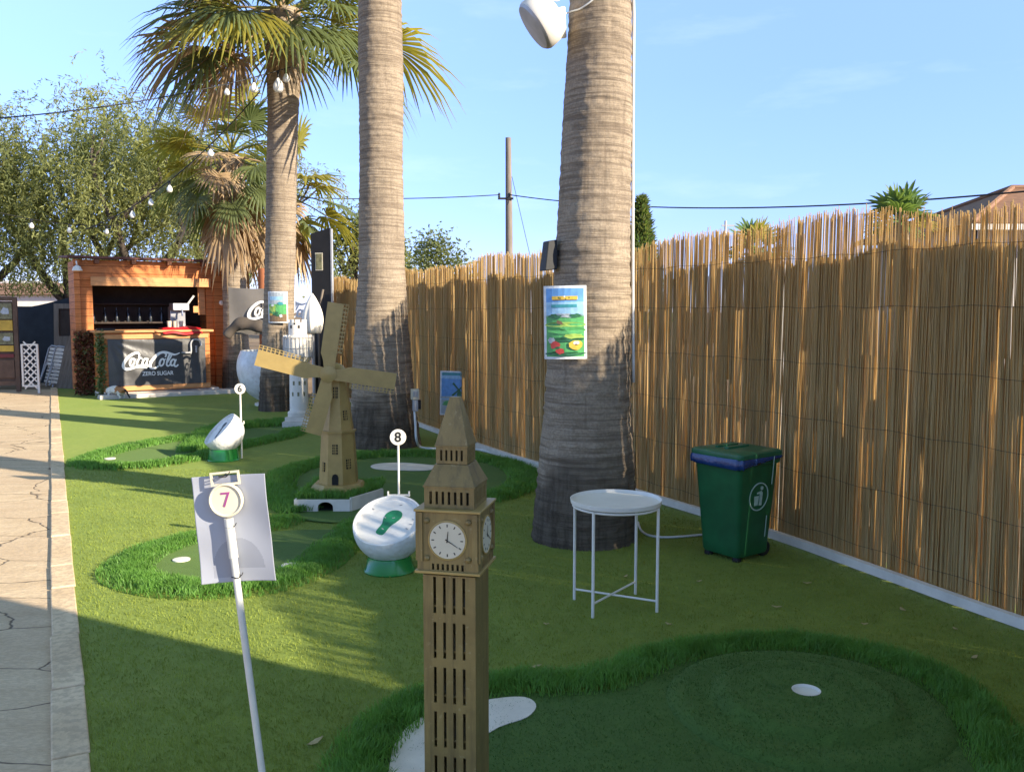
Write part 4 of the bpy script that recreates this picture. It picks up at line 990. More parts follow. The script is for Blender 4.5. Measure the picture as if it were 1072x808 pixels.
slit(-1.65,zc1_-.045,.02,.022,.107,tr)
for k in range(3):
    for a in (-2.2,-1.55,-.9): slit(a+.15*k,.28+k*.14,.025,.05,.107,sh)
q=Vector(((286-536)/F*13.95,13.95,0)); root=thing('giant_golf_ball',q,'large white dimpled ball bowl half hidden behind the palm with the small poster','golf ball')
rz_=P(286,385,13.95).z; Rb=.56
mb=MB(); pr=[]
for k in range(25): a=-math.pi/2+(math.pi/2+.50)*k/24; pr.append((max(.002,Rb*math.cos(a)),Rb*math.sin(a)))
pr+=[(pr[-1][0]-.02,pr[-1][1]),(pr[-1][0]-.04,pr[-1][1]-.05),(.001,pr[-1][1]-.06)]
mb.lathe(pr,56,c=(0,0,Rb+.03)); o=mb.build('ball_shell',MT['ball'],root,smooth=50)
mb=MB(); mb.lathe([(.30,0),(.30,.03),(.2,.06)],32); mb.build('foot',MT['white'],root)
q=Vector(((328-536)/F*11.9,11.9,0)); root=thing('folded_parasol',q,'white folded parasol ending in a point behind the white tower','parasol')
z0,z1=P(328,349,11.9).z,P(328,307,11.9).z
mb=MB(); prof=[]; 
for k in range(13):
    t=k/12; prof.append((.005+.125*math.sin(math.pi*(t*.78+.22))**.9,z0+(z1-z0)*t))
vs=[];fs=[]; n=40
for i,(r_,z) in enumerate(prof):
    for j in range(n): a=2*math.pi*j/n; rr=r_*(1+.16*math.cos(a*8)*(1-i/12)); vs.append((rr*math.cos(a),rr*math.sin(a),z))
for i in range(len(prof)-1):
    for j in range(n): j2=(j+1)%n; fs.append((i*n+j,i*n+j2,(i+1)*n+j2,(i+1)*n+j))
fs.append(tuple(range(n-1,-1,-1))); fs.append(tuple((len(prof)-1)*n+j for j in range(n)))
mb.add(vs,fs); mb.build('canopy',MT['white'],root,smooth=True)
mb=MB(); mb.tube([(0,0,0),(0,0,z0+.05)],.022,10); mb.lathe([(.2,0),(.2,.03),(.03,.05)],24); mb.build('pole',MT['greymetal'],root,smooth=40)
# tall black board with a small yellow notice, brown posts
D2=14.4; q=Vector(((338-536)/F*D2,D2,0)); root=thing('black_board',q,'tall black board with a small yellow notice beside the fence end','board',rz=R(-14)); zt2=P(340,240,D2).z
mb=MB(); mb.add([(-.17,-.02,0),(.17,-.02,0),(.17,.02,0),(-.17,.02,0),(-.17,-.02,zt2-.07),(.17,-.02,zt2+.02),(.17,.02,zt2+.02),(-.17,.02,zt2-.07)],[(0,1,5,4),(1,2,6,5),(2,3,7,6),(3,0,4,7),(4,5,6,7),(3,2,1,0)]); mb.build('panel',MT['blackpaint'],root,bevel=.004)
mb=MB(); zz=P(340,274,D2).z; mb.box((-.03,-.023,zz),(.13,.005,.28)); n_=mb.build('notice',MT['cream'],root); mb=MB(); mb.box((-.03,-.0275,zz),(.105,.004,.25)); mb.build('notice_print',MT['olive'],n_)
mb=MB(); mb.box((.185,-.001,zt2/2),(.024,.05,zt2)); mb.build('edge_trim',MT['greymetal'],root)
q=Vector(((334-536)/F*14.0,14.0,0)); mb=MB(); mb.tube([(0,0,0),(0.0,0,1.45),(.08,0,P(334,303,14).z)],.018,8); o=mb.build('wooden_stick',MT['greywood'],smooth=40); o.location=q; tag(o,'thin pale wooden stick slanting beside the white folded parasol','stick')
q=Vector(((277.5-536)/F*16.2,16.2,0)); mb=MB(); zt3=P(277,281,16.2).z; mb.lathe([(.095,-.05),(.095,zt3-.01),(.085,zt3)],20); o=mb.build('wooden_post',MT['brownpost'],smooth=40); o.location=q; tag(o,'round brown wooden post behind the grey banner','post')
# ================================================================== TABLE
fl,ff,fr,fb=[G(*p) for p in ((596,626.5),(622,645.6),(693,641.4),(664.5,622.3))]
c=(fl+ff+fr+fb)/4; root=thing('tray_table',(c.x,c.y,0),'small round white metal tray table in front of the palm trunk','table')
H=.535; a0=math.atan2(ff.y-c.y,ff.x-c.x); rt=.225; angs=[math.atan2(p.y-c.y,p.x-c.x) for p in (fl,ff,fr,fb)]
mb=MB(); mb.lathe([(.001,H-.012),(rt-.004,H-.012),(rt,H-.008),(rt+.003,H+.012),(rt+.001,H+.013),(rt-.003,H-.004),(.001,H-.006)],64,cap0=False,cap1=False); mb.build('tray_top',MT['white'],root,smooth=35)
mb=MB(); mb.tube([((rt-.012)*math.cos(a*.1963),(rt-.012)*math.sin(a*.1963),H-.022) for a in range(32)],.006,8,closed=True); mb.build('support_ring',MT['white'],root,smooth=True)
lp=[]
for k,p in enumerate((fl,ff,fr,fb)):
    a=angs[k]; x,y=(rt-.006)*math.cos(a),(rt-.006)*math.sin(a); lp.append((x,y))
    mb=MB(); mb.tube([(x,y,0),(x,y,H-.016)],.0075,12); mb.build('leg',MT['white'],root,smooth=40)
for (i,j,z) in ((0,2,.055),(1,3,.068)):
    mb=MB(); mb.tube([(*lp[i],z),(*lp[j],z)],.0055,10); mb.build('cross_bar',MT['white'],root,smooth=40)
# ================================================================== BIN
cb=G(772,590); root=thing('wheelie_bin',(cb.x,cb.y,0),'dark green wheeled bin with pale litter emblem beside the reed fence','bin',rz=R(36))
# local frame: front corner at origin, +x along emblem side, +y along left side
hb_=.628; s0,s1=.285,.365
def ring(s,z,r=.03,n=5,off=None):
    o=off if off is not None else (s0-s)/2; pts=[]
    for (cx_,cy_,a0_) in ((r,r,math.pi),(s-r,r,1.5*math.pi),(s-r,s-r,0),(r,s-r,.5*math.pi)):
        for k in range(n+1): a=a0_+k*math.pi/2/n; pts.append((o+cx_+r*math.cos(a),o+cy_+r*math.sin(a),z))
    return pts
def loft(rings,mb,mi=0,cap=True):
    n=len(rings[0]); vs=[p for r_ in rings for p in r_]; fs=[]
    for i in range(len(rings)-1):
        for j in range(n): j2=(j+1)%n; fs.append((i*n+j,i*n+j2,(i+1)*n+j2,(i+1)*n+j))
    if cap: fs+= [tuple(range(n-1,-1,-1)),tuple((len(rings)-1)*n+j for j in range(n))]
    mb.add(vs,fs,mi)
mb=MB(); loft([ring(s0-.012,.028),ring(s0,.045),ring(s0+.005,.10),ring(s1-.012,hb_-.06),ring(s1-.01,hb_-.055),ring(s1+.012,hb_-.05),ring(s1+.016,hb_-.012),ring(s1+.010,hb_-.008)],mb); 
mb.build('body',MT['bin'],root,smooth=30)
mb=MB(); sl=s1+.03; loft([ring(sl,hb_-.006,.035),ring(sl+.004,hb_+.004,.036),ring(sl,hb_+.020,.035),ring(sl-.03,hb_+.028,.03),ring(sl-.14,hb_+.033,.03)],mb); lid=mb.build('lid',MT['binlid'],root,smooth=30)
mb=MB(); mb.box((.14,.14,hb_+.036),(.19,.035,.014)); mb.box((.14,.215,hb_+.036),(.19,.02,.012)); mb.build('lid_ribs',MT['binlid'],lid,bevel=.004)
mb=MB()
for t in np.linspace(0,1,2): pass
mb.tube([(s0+.06,.02,hb_-.03),(s0+.085,.02,hb_-.02),(s0+.085,.25,hb_-.02),(s0+.06,.25,hb_-.03)],.013,10); mb.build('handle',MT['bin'],root,smooth=40)
for y in (.03,.25):
    mb=MB(); mb.lathe([(.012,-.02),(.045,-.018),(.05,-.01),(.05,.01),(.045,.018),(.012,.02)],20,c=(s0-.02,y,.05),Q=Matrix.Rotation(R(90),3,'X')); mb.build('wheel',MT['rubber'],root,smooth=40)
for (x,y) in ((.035,.035),(.035,.25)):
    mb=MB(); mb.lathe([(.026,0),(.028,.008),(.024,.03)],14,c=(x,y,0)); mb.build('foot',MT['rubber'],root,smooth=40)
# emblem : ring with a figure dropping litter into a basket
til=math.atan((s1-s0)/2/(hb_-.16)); TE=Matrix.Translation((.150,-.0225,.385))@Matrix.Rotation(til,4,'X')@Matrix.Rotation(R(90),4,'X')
mb=MB(); mb.M=TE
mb.lathe([(.086,0),(.086,.003),(.079,.003),(.079,0)],48,cap0=False,cap1=False)
mb.prism([(-.035,-.052),(-.005,-.052),(-.001,.005),(-.040,.005)],0,.003)
mb.prism([(.006,-.055),(.030,-.055),(.032,.022),(.020,.034),(-.016,.026),(-.018,.016),(.008,.018)],0,.003)
mb.lathe([(.012,0),(.012,.003),(.001,.003)],16,c=(.022,.050,0),cap0=False)
mb.build('litter_emblem',MT['decal'],root)
mb=MB(); mb.M=Matrix.Translation((.165,-.030,hb_-.085))@Matrix.Rotation(til,4,'X'); mb.box((0,0,0),(.06,.004,.020)); mb.build('red_label',MT['red'],root)
mb=MB(); mb.M=Matrix.Translation((.235,-.041,.36))@Matrix.Rotation(til,4,'X'); mb.box((0,0,.18),(.004,.004,.17)); mb.box((-.02,.0,-.16),(.004,.004,.13)); mb.build('corner_scuff',MT['decal'],root)
# blue bag hanging out below the lid
def bagring(z,grow,sag):
    pts=[]
    for k,(x,y,_) in enumerate(ring(s1+grow,0,.04,5)):
        w=.012*math.sin(k*1.9)+.008*math.sin(k*4.3+1); pts.append((x+w*(1 if x>.14 else -1)*.5,y+w*.6*(1 if y>.14 else -1),z-sag*max(.02,(.4+.5*math.cos(math.atan2(y-.14,x-.14)-math.radians(190)))*1.5)+.005*math.sin(k*2.7)))
    return pts
mb=MB(); loft([bagring(hb_-.004,.026,0),bagring(hb_-.007,.036,.012),bagring(hb_-.009,.038,.028),bagring(hb_-.010,.034,.044),bagring(hb_-.010,.028,.046),bagring(hb_-.006,.026,.03)],mb,cap=False); o=mb.build('bin_bag',MT['bag'],smooth=True); o.location=cb; o.rotation_euler=(0,0,R(36)); tag(o,'blue plastic bag hanging out under the green bin lid','bin bag')
# white hose on the lawn between table and bin
pts=catmull([(.235*5.62/5.6,0,0)]*0 or [G(668,548),G(671,556),G(678,561),G(692,563.5),G(712,563),G(735,561),G(752,560)],8)
mb=MB(); o0=pts[0].copy(); mb.tube([p-o0+Vector((0,0,.009)) for p in pts],.008,8); o=mb.build('white_hose',MT['whitecable'],smooth=True); o.location=o0; tag(o,'thin white hose on the lawn between the palm and the green bin','hose')
# ================================================================== WOODEN DRINKS HUT
C0=Vector((-6.96,14.96,0)); ea=math.atan2(.53,.85)
hut=thing('wooden_hut',C0,'orange brown wooden drinks hut with open serving hatch beside the path','hut',rz=ea)
TH=Matrix.Translation(C0)@Matrix.Rotation(ea,4,'Z')
HB=MT['hut']; W,X0_,Hh=2.18,-.22,2.36
mb=MB(); mb.pierced(X0_,W,0.02,Hh,[(.03,1.96,1.08,1.98)],.05,Matrix.Translation((0,.78,0))); mb.build('front_wall',HB,hut)
for bx in (((X0_+.025,1.43,1.19),(.05,1.196,2.34)),((W-.025,1.43,1.19),(.05,1.196,2.34)),(((W+X0_)/2,2.005,1.19),(W-X0_-.106,.05,2.34))): mb=MB(); mb.box(*bx); mb.build('wall',HB,hut)
mb=MB(); mb.add([(X0_-.14,.60,2.38),(W+.15,.60,2.37),(W+.15,2.2,2.44),(X0_-.14,2.2,2.45),(X0_-.14,.60,2.42),(W+.15,.60,2.41),(W+.15,2.2,2.48),(X0_-.14,2.2,2.49)],[(0,1,2,3),(4,5,6,7),(0,1,5,4),(1,2,6,5),(2,3,7,6),(3,0,4,7)]); mb.build('roof',MT['roof'],hut)
mb=MB(); 
for x in (.1,.7,1.3,1.9): mb=MB(); mb.box((x,.69,2.33),(.07,.17,.08)); mb.build('rafter',MT['hutdark'],hut)
for bx in (((X0_,.735,1.19),(.09,.085,2.34)),((W-.02,.72,1.19),(.16,.11,2.34))): mb=MB(); mb.box(*bx); mb.build('corner_post',HB,hut)
# flap board lowered over the hatch, casting a shadow inside
mb=MB(); mb.box((1.0,.62,1.985),(2.02,.035,.15)); mb.box((1.0,.70,2.05),(2.0,.15,.025)); mb.build('hatch_board',MT['hutlight'],hut)
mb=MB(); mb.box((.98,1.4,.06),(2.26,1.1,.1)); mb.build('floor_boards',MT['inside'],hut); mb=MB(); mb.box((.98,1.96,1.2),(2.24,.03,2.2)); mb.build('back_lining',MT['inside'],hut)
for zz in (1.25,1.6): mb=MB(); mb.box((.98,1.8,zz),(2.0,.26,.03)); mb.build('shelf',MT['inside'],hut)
mb=MB(); mb.box((1.89,.86,1.66),(.12,.05,.52)); mb.box((1.80,.86,1.50),(.12,.04,.12)); mb.build('brace',MT['hutlight'],hut)
cw,cd,ch=1.82,.74,1.10
ctr=MB(); ctr.pierced(0,cw,.10,ch,[(.15,1.74,.20,.985)],.04,Matrix.Translation((0,0,0))); ctr.box((.02,.39,.6),(.04,.70,1.0)); ctr.box((cw-.02,.39,.6),(.04,.70,1.0)); ctr.box((.91,.06,.60),(1.70,.03,.86)); co=ctr.build('counter',HB,hut)
mb=MB(); mb.box((cw/2,.36,ch+.022),(cw+.12,cd+.10,.04)); mb.build('counter_top',MT['hutlight'],co,bevel=.005)
mb=MB(); mb.box((cw/2,-.012,1.035),(cw-.06,.022,.075)); mb.box((cw/2,-.012,.15),(cw-.02,.022,.08)); mb.build('counter_trim',MT['hutlight'],co)
mb=MB(); mb.box((1.15,-.12,.03),(2.4,.36,.075)); mb.box((.98,.30,.045),(2.0,.5,.10)); mb.build('concrete_base',MT['concrete'],hut,bevel=.012)
def onhut(o,label,cat,group=None): o.matrix_world=TH@o.matrix_world; return tag(o,label,cat,group)
# banner with script logo
def strokes(lines,T,sc,name,m,parent,depth=.003):
    mb=MB()
    for li,(pts,w) in enumerate(lines):
        P_=catmull([Vector((x,y,0)) for x,y in pts],6); k=len(P_)
        vs=[]
        for i,p in enumerate(P_):
            d=(P_[min(i+1,k-1)]-P_[max(i-1,0)]); d=d.normalized() if d.length>1e-6 else Vector((1,0,0)); nrm=Vector((-d.y,d.x,0))
            ww=w[0]+(w[1]-w[0])*math.sin(math.pi*i/(k-1)) if not callable(w) else w(i/(k-1))
            for sg in (1,-1): q=p+nrm*sg*ww/2; vs.append(T@Vector((q.x*sc,-q.y*sc,.0004*li))); 
        vb=[v-(T.to_3x3()@Vector((0,0,depth))) for v in vs]
        n=len(vs); fs=[]
        for i in range(k-1):
            a=2*i; fs+=[(a,a+1,a+3,a+2),(n+a,n+a+2,n+a+3,n+a+1),(a,a+2,n+a+2,n+a),(a+1,n+a+1,n+a+3,a+3)]
        mb.add(vs+vb,fs)
    return mb.build(name,m,parent,recalc=False)
def loop(cx,cy,rx,ry,sl=.25,w=(15,20),a0=0,a1=360):
    pts=[]
    for k in range(11): a=math.radians(a0+(a1-a0)*k/10); x=rx*math.cos(a); y=ry*math.sin(a); pts.append((cx+x-y*sl,cy+y))
    return (pts,w)
COCA=[([(392,262),(402,232),(385,214),(345,222),(295,258),(262,305),(255,345),(278,368),(325,362),(370,350),(420,352),(470,364)],(10,28)),
 loop(335,302,20,34,w=(13,19)),([(340,268),(352,280),(372,272)],(8,10)),
 ([(425,275),(410,262),(388,285),(376,320),(388,342),(415,332),(430,318)],(12,20)),
 loop(450,304,20,32,w=(13,19)),([(480,268),(466,305),(464,336),(478,343),(496,325)],(12,18)),
 ([(488,302),(512,297)],(14,16)),
 ([(640,262),(648,232),(622,214),(580,226),(530,272),(498,325),(504,362),(540,368),(575,345)],(12,27)),
 ([(560,236),(600,212),(650,214),(700,232),(735,238),(778,222)],(6,22)),
 loop(606,312,20,34,w=(13,19)),([(612,278),(626,290),(646,276)],(8,10)),
 ([(655,318),(690,262),(697,238),(682,236),(662,280),(650,330),(662,350),(684,335)],(12,17)),
 loop(708,316,19,30,w=(13,19)),([(742,284),(726,318),(722,345),(738,356),(760,338)],(12,18))]
ban=thing('drinks_banner',TH@Vector((0,0,0)),'black banner with white script logo on the hut counter front','banner',rz=ea)
mb=MB(); nx,nz=48,28; vs=[];fs=[]
for i in range(nx+1):
    for j in range(nz+1):
        x=i/nx; z=j/nz; X_=.135+1.60*x; Z_=.195+.80*z-(.012*math.sin(math.pi*x))*(z)-.0
        # folds fanning out of the upper left corner
        dx=x*1.60; dz=(1-z)*.8; th=math.atan2(dz,dx+1e-6); rr=math.hypot(dx,dz)
        y=-.030-.014*math.sin(th*15+.6)*math.exp(-rr*.9)*min(1,rr*3)*(1 if th>.05 else .3)-.006*math.sin(x*5)*z
        vs.append((X_,y,Z_))
for i in range(nx):
    for j in range(nz): a=i*(nz+1)+j; fs.append((a,a+nz+1,a+nz+2,a+1))
mb.add(vs,fs); cl_=mb.build('cloth',MT['banner'],ban,smooth=True)
TL=Matrix.Translation((.135+1.60*.445-.025,-.055,.602))@Matrix.Rotation(R(90),4,'X')
def cen(l): return [([(x-512,y-300) for x,y in p],w) for p,w in l]
strokes(cen(COCA),TL,1.60/905,'script_logo',MT['logo'],ban,.004)
text_mesh('ZERO SUGAR',.096,'small_lettering',MT['logo'],ban,Matrix.Translation((.135+1.60*.49,-.052,.39))@Matrix.Rotation(R(90),4,'X')@Matrix.Diagonal((.88,1,1,1)),bold=.002)
# swan neck tap in front of the banner
mb=MB(); mb.tube(catmull([(1.32,-.06,.74),(1.46,-.07,.74),(1.48,-.07,.78),(1.48,-.07,.90),(1.52,-.07,.96),(1.58,-.07,.965),(1.64,-.07,.93),(1.655,-.07,.86)],6),.016,10); mb.tube([(1.57,-.07,.86),(1.57,-.07,.74)],.016,10); mb.box((1.47,-.03,.74),(.04,.07,.04)); onhut(mb.build('swan_neck_tap',MT['greymetal'],smooth=40),'grey swan neck tap standing out from the right of the hut counter','tap')
# ivy on the counter end and corner
def ivy(name,label,pts,dirs,mats,L=.05,W=.02,mi=None):
    root=thing(name,C0,label,'artificial ivy',rz=ea)
    V,Fq=leaf_quads(np.array(pts),np.array(dirs),L,W,0); o=np_mesh('leaves',V,Fq,mats,root,midx=mi)
    mb=MB()
    for k in range(6): y=-.27+k*.05; mb.tube([(y,.685,.05),(y+.03,.68,.5),(y-.02,.685,1.0)],.006,5,caps=False)
    if name=='red_ivy': mb.build('stems',MT['brownframe'],root)
    return root
n=2600; pts=np.stack([-.30+.30*NR.random(n),.68-.06*NR.random(n),.04+1.06*NR.random(n)],1); dr=NR.normal(0,1,(n,3)); dr[:,1]-=.8; dr/=np.linalg.norm(dr,axis=1)[:,None]
ivy('red_ivy','reddish brown artificial ivy covering the wall left of the hut counter',pts,dr,[MT['leafD'],MT['leafE']],.055,.020,(NR.random(n)<.2).astype(int))
n=900; pts=np.stack([-.05+.13*NR.random(n),-.05+.08*NR.random(n),.05+1.08*NR.random(n)],1); dr=NR.normal(0,1,(n,3)); dr[:,1]-=.8; dr/=np.linalg.norm(dr,axis=1)[:,None]
ivy('green_ivy','pale green artificial ivy trailing down the hut counter corner',pts,dr,[MT['leafE'],MT['leafC']],.05,.018,(NR.random(n)<.25).astype(int))
# things on the counter
mb=MB(); nx,ny=26,12; vs=[];fs=[]
for i in range(nx+1):
    for j in range(ny+1):
        x=i/nx; y=j/ny; vs.append((1.02+.66*x,-.10+.40*y,ch+.05-.075*max(0,1-y*4.5)+.02*(y>.3)+.020*math.sin(x*8+y*3)*math.sin(x*3.1)+.03*math.sin(math.pi*x)*math.sin(math.pi*y)))
for i in range(nx):
    for j in range(ny): a=i*(ny+1)+j; fs.append((a,a+ny+1,a+ny+2,a+1))
mb.add(vs,fs); o=mb.build('red_cloth',MT['red'],smooth=True); md=o.modifiers.new('s','SOLIDIFY'); md.thickness=.012; onhut(o,'crumpled red cloth lying on the hut counter','cloth')
disp=thing('drinks_machine',TH@Vector((1.38,.50,ch+.043)),'steel drinks machine standing on the hut counter','machine',rz=ea)
mb=MB(); mb.box((0,.05,.20),(.26,.22,.40)); mb.box((0,-.12,.02),(.28,.16,.04)); mb.build('body',MT['chrome'],disp,bevel=.01)
mb=MB(); mb.box((.02,-.09,.40),(.30,.18,.13),rz=.2); mb.build('head',MT['chrome'],disp,bevel=.01)
mb=MB(); mb.tube([(.05,-.16,.36),(.05,-.19,.30),(.05,-.19,.24)],.016,8); mb.build('spout',MT['chrome'],disp,smooth=40)
mb=MB(); mb.tube([(.14,-.12,.42),(.26,-.18,.60)],.018,8); mb.build('lever',MT['white'],disp,smooth=40)
for k,x in enumerate((1.20,1.30,1.40)):
    mb=MB(); mb.lathe([(.030,0),(.040,.15),(.037,.15),(.028,.01),(.001,.008)],18,cap1=False); o=mb.build('paper_cup',MT['cream'],smooth=40); o.location=(x,.30,ch+.043); bpy.context.view_layer.update(); onhut(o,('left','middle','right')[k]+' of three pale paper cups in front of the drinks machine','cup','paper cups on the hut counter')
mb=MB(); mb.box((.14,.20,ch+.058),(.28,.2,.03)); onhut(mb.build('black_tray',MT['rubber'],bevel=.006),'flat black tray at the left end of the hut counter','tray')
# bottles on the shelves inside
for k in range(9):
    mb=MB(); mb.lathe([(.035,0),(.035,.16),(.013,.21),(.013,.27)],12); o=mb.build('bottle',MT['glass'],smooth=40); o.location=(.15+.2*k,1.8,1.266); bpy.context.view_layer.update(); onhut(o,'dark bottle on the shelf inside the hut','bottle','bottles on the hut shelf')
# little white lamp under the roof corner
mb=MB(); mb.tube([(0,.1,.10),(0,.02,.12),(0,-.02,.06)],.012,8); mb.lathe([(.02,.05),(.06,.02),(.085,-.04),(.08,-.045),(.001,-.02)],20,c=(0,-.04,0)); o=mb.build('lamp',MT['white'],smooth=40); o.location=(-.22,.60,2.20); bpy.context.view_layer.update(); onhut(o,'small white lamp under the left roof corner of the hut','lamp')
mb=MB(); mb.lathe([(.03,-.05),(.05,0),(.03,.05)],14,Q=Matrix.Rotation(R(90),3,'X')); o=mb.build('spotlight',MT['white'],smooth=40); o.location=(2.2,.6,1.62); bpy.context.view_layer.update(); onhut(o,'tiny white spotlight on the right post of the hut','lamp')
# ------------------------------------------------------------------ grey banner between hut and post
Db=14.55; a_=P(239,301,Db); 
ban2=thing('grey_banner',(a_.x,Db,0),'grey banner with white script logo hanging beside the short palm','banner',rz=R(4)); zt_b,zb_b=P(260,301,Db).z,P(260,350,Db).z; Wb=(292-239)/F*Db
mb=MB(); nx,nz=24,14; vs=[];fs=[]
for i in range(nx+1):
    for j in range(nz+1): x=i/nx; z=j/nz; vs.append((Wb*x,.012*math.sin(x*9+z*2)+.01*math.sin(z*5),zb_b+(zt_b-zb_b)*z-.02*math.sin(math.pi*x)*z))
for i in range(nx):
    for j in range(nz): a=i*(nz+1)+j; fs.append((a,a+nz+1,a+nz+2,a+1))
mb.add(vs,fs); mb.build('cloth',MT['bannergrey'],ban2,smooth=True)
strokes(cen(COCA),Matrix.Translation((Wb*.95,-.035,P(260,326,Db).z))@Matrix.Rotation(R(90),4,'X'),1.42/905*1.15,'script_logo',MT['logo'],ban2,.004)
text_mesh('ZERO SUGAR',.075,'small_lettering',MT['logo'],ban2,Matrix.Translation((Wb*1.0,-.035,P(260,339,Db).z))@Matrix.Rotation(R(90),4,'X'),bold=.0015)
# dark cloth bundle slung along the lower edge of the banner
pts=catmull([P(237,352,14.3),P(243,345,14.3),P(252,339,14.3),P(262,340,14.3),P(272,342,14.3),P(282,344,14.35),P(288,347,14.4)],6); o0=pts[0].copy()
mb=MB(); mb.tube([p-o0 for p in pts],[.025+.075*math.sin(math.pi*min(1,.15+.8*k/len(pts)))+.012*math.sin(k*.55+1) for k in range(len(pts))],18)
o=mb.build('brown_tarp',MT['tarpbrown'],smooth=True); o.location=o0; tag(o,'dark brown cloth bundle slung along the lower edge of the grey banner','tarp')
# ================================================================== CAT (calico, head down)
def skin_body(name,J,E,mats,parent=None,sub=2,paint=None):
    me=bpy.data.meshes.new(name); me.from_pydata([j[0] for j in J],E,[]); o=bpy.data.objects.new(name,me); COL.objects.link(o)
    md=o.modifiers.new('k','SKIN'); md.use_smooth_shade=True
    for i,j in enumerate(J): me.skin_vertices[0].data[i].radius=j[1] if isinstance(j[1],tuple) else (j[1],j[1]); me.skin_vertices[0].data[i].use_root=(i==0)
    s=o.modifiers.new('s','SUBSURF'); s.levels=sub; s.render_levels=sub
    dg=bpy.context.evaluated_depsgraph_get(); dg.update(); m2=bpy.data.meshes.new_from_object(o.evaluated_get(dg)); bpy.data.objects.remove(o)
    m2.materials.clear(); 
    for m in mats: m2.materials.append(m)
    for p in m2.polygons: p.use_smooth=True; p.material_index=paint(p.center) if paint else 0
    o=bpy.data.objects.new(name,m2); COL.objects.link(o); o.parent=parent; return o
ca=G(121,417.5); cat=thing('cat',(ca.x,ca.y,0),'white cat with orange back and black tail nosing at the hut corner','cat',rz=R(158))
# +x = forward
J=[((-.02,0,.155),(.062,.070)),((.09,0,.160),(.055,.064)),((-.13,0,.165),(.066,.072)),((.155,0,.150),(.040,.042)),((.205,0,.105),(.038,.040)),((.245,0,.082),(.020,.020)),
 ((.10,.045,.10),.026),((.105,.045,.045),.015),((.115,.045,.010),.015),((.10,-.045,.10),.026),((.13,-.045,.045),.015),((.145,-.045,.010),.015),
 ((-.14,.05,.105),.036),((-.115,.055,.075),.024),((-.165,.055,.045),.014),((-.14,.055,.010),.016),((-.14,-.05,.105),.036),((-.10,-.055,.075),.024),((-.15,-.055,.045),.014),((-.125,-.055,.010),.016),
 ((-.20,0,.17),.022),((-.25,0,.13),.016),((-.285,0,.07),.014),((-.33,.01,.03),.012)]
E=[(0,1),(0,2),(1,3),(3,4),(4,5),(1,6),(6,7),(7,8),(1,9),(9,10),(10,11),(2,12),(12,13),(13,14),(14,15),(2,16),(16,17),(17,18),(18,19),(2,20),(20,21),(21,22),(22,23)]
def catpaint(c):
    if c.x<-.215: return 2
    if c.x<-.06 and c.z>.115+.02*math.sin(c.x*40): return 1
    if c.x>.17 and c.y>.008 and c.z>.10: return 1
    return 0
skin_body('body',J,E,[MT['furwhite'],MT['furorange'],MT['furblack']],cat,2,catpaint)
for sg in (-1,1):
    mb=MB(); mb.lathe([(.016,0),(.010,.018),(.001,.034)],8,c=(.190,sg*.022,.132),Q=Matrix.Rotation(R(-12*sg),3,'X')); mb.build('ear',MT['furorange'] if sg>0 else MT['furwhite'],cat,smooth=True)
    mb=MB(); mb.lathe([(.001,-.004),(.005,0),(.001,.004)],8,c=(.236,sg*.014,.098)); mb.build('eye',MT['furblack'],cat,smooth=True)
# ================================================================== POSTERS
def poster(loc,rz,w,h,label,art,cyl=None,tilt=0):
    root=thing('poster',loc,label,'poster',None,rot=(0,tilt,rz))
    def bend(x): return 0 if not cyl else cyl*(1-math.cos(x/cyl)) 
    def strip(xa,xb,za,zb,y,mb,mi,n=8):
        vs=[]
        for i in range(n+1):
            x=xa+(xb-xa)*i/n; 
            for z in (za,zb):
                for yy in (y,y+.0015): vs.append((x,bend(x)+yy,z))
        fs=[(0,1,3,2),(4*n,4*n+2,4*n+3,4*n+1)]
        for i in range(n): a=4*i; fs+=[(a,a+2,a+6,a+4),(a+1,a+5,a+7,a+3),(a,a+4,a+5,a+1),(a+2,a+3,a+7,a+6)]
        mb.add(vs,fs,mi)
    mb=MB(); strip(-w/2,w/2,0,h,0,mb,0); mb.build('sheet',MT['i_pwhite'],root)
    mb=MB(); mats=[]; b=.035*h if h>.3 else .05*h
    for k,(m,x0,x1,z0,z1) in enumerate(art):
        mats.append(MT['i_'+m]); y=-.0012-.0004*k
        strip(-w/2+b+(w-2*b)*x0,-w/2+b+(w-2*b)*x1,b+(h-2*b)*z0,b+(h-2*b)*z1,y,mb,k,6)
    o=mb.build('print',mats,root)
    def blob(m,x,z,rx,rz_,y,n=18,wob=.12,seed=0):
        rr=random.Random(seed); mb=MB(); X0=-w/2+b+(w-2*b)*x; Z0=b+(h-2*b)*z; vs=[(X0,bend(X0)+y,Z0)]
        for k in range(n): a=2*math.pi*k/n; q=1+rr.uniform(-wob,wob); xx=X0+rx*w*q*math.cos(a); vs.append((xx,bend(xx)+y,Z0+rz_*h*q*math.sin(a)))
        mb.add(vs,[(0,1+k,1+(k+1)%n) for k in range(n)]); return mb.build('printed_shape',MT['i_'+m],o)
    return root,blob
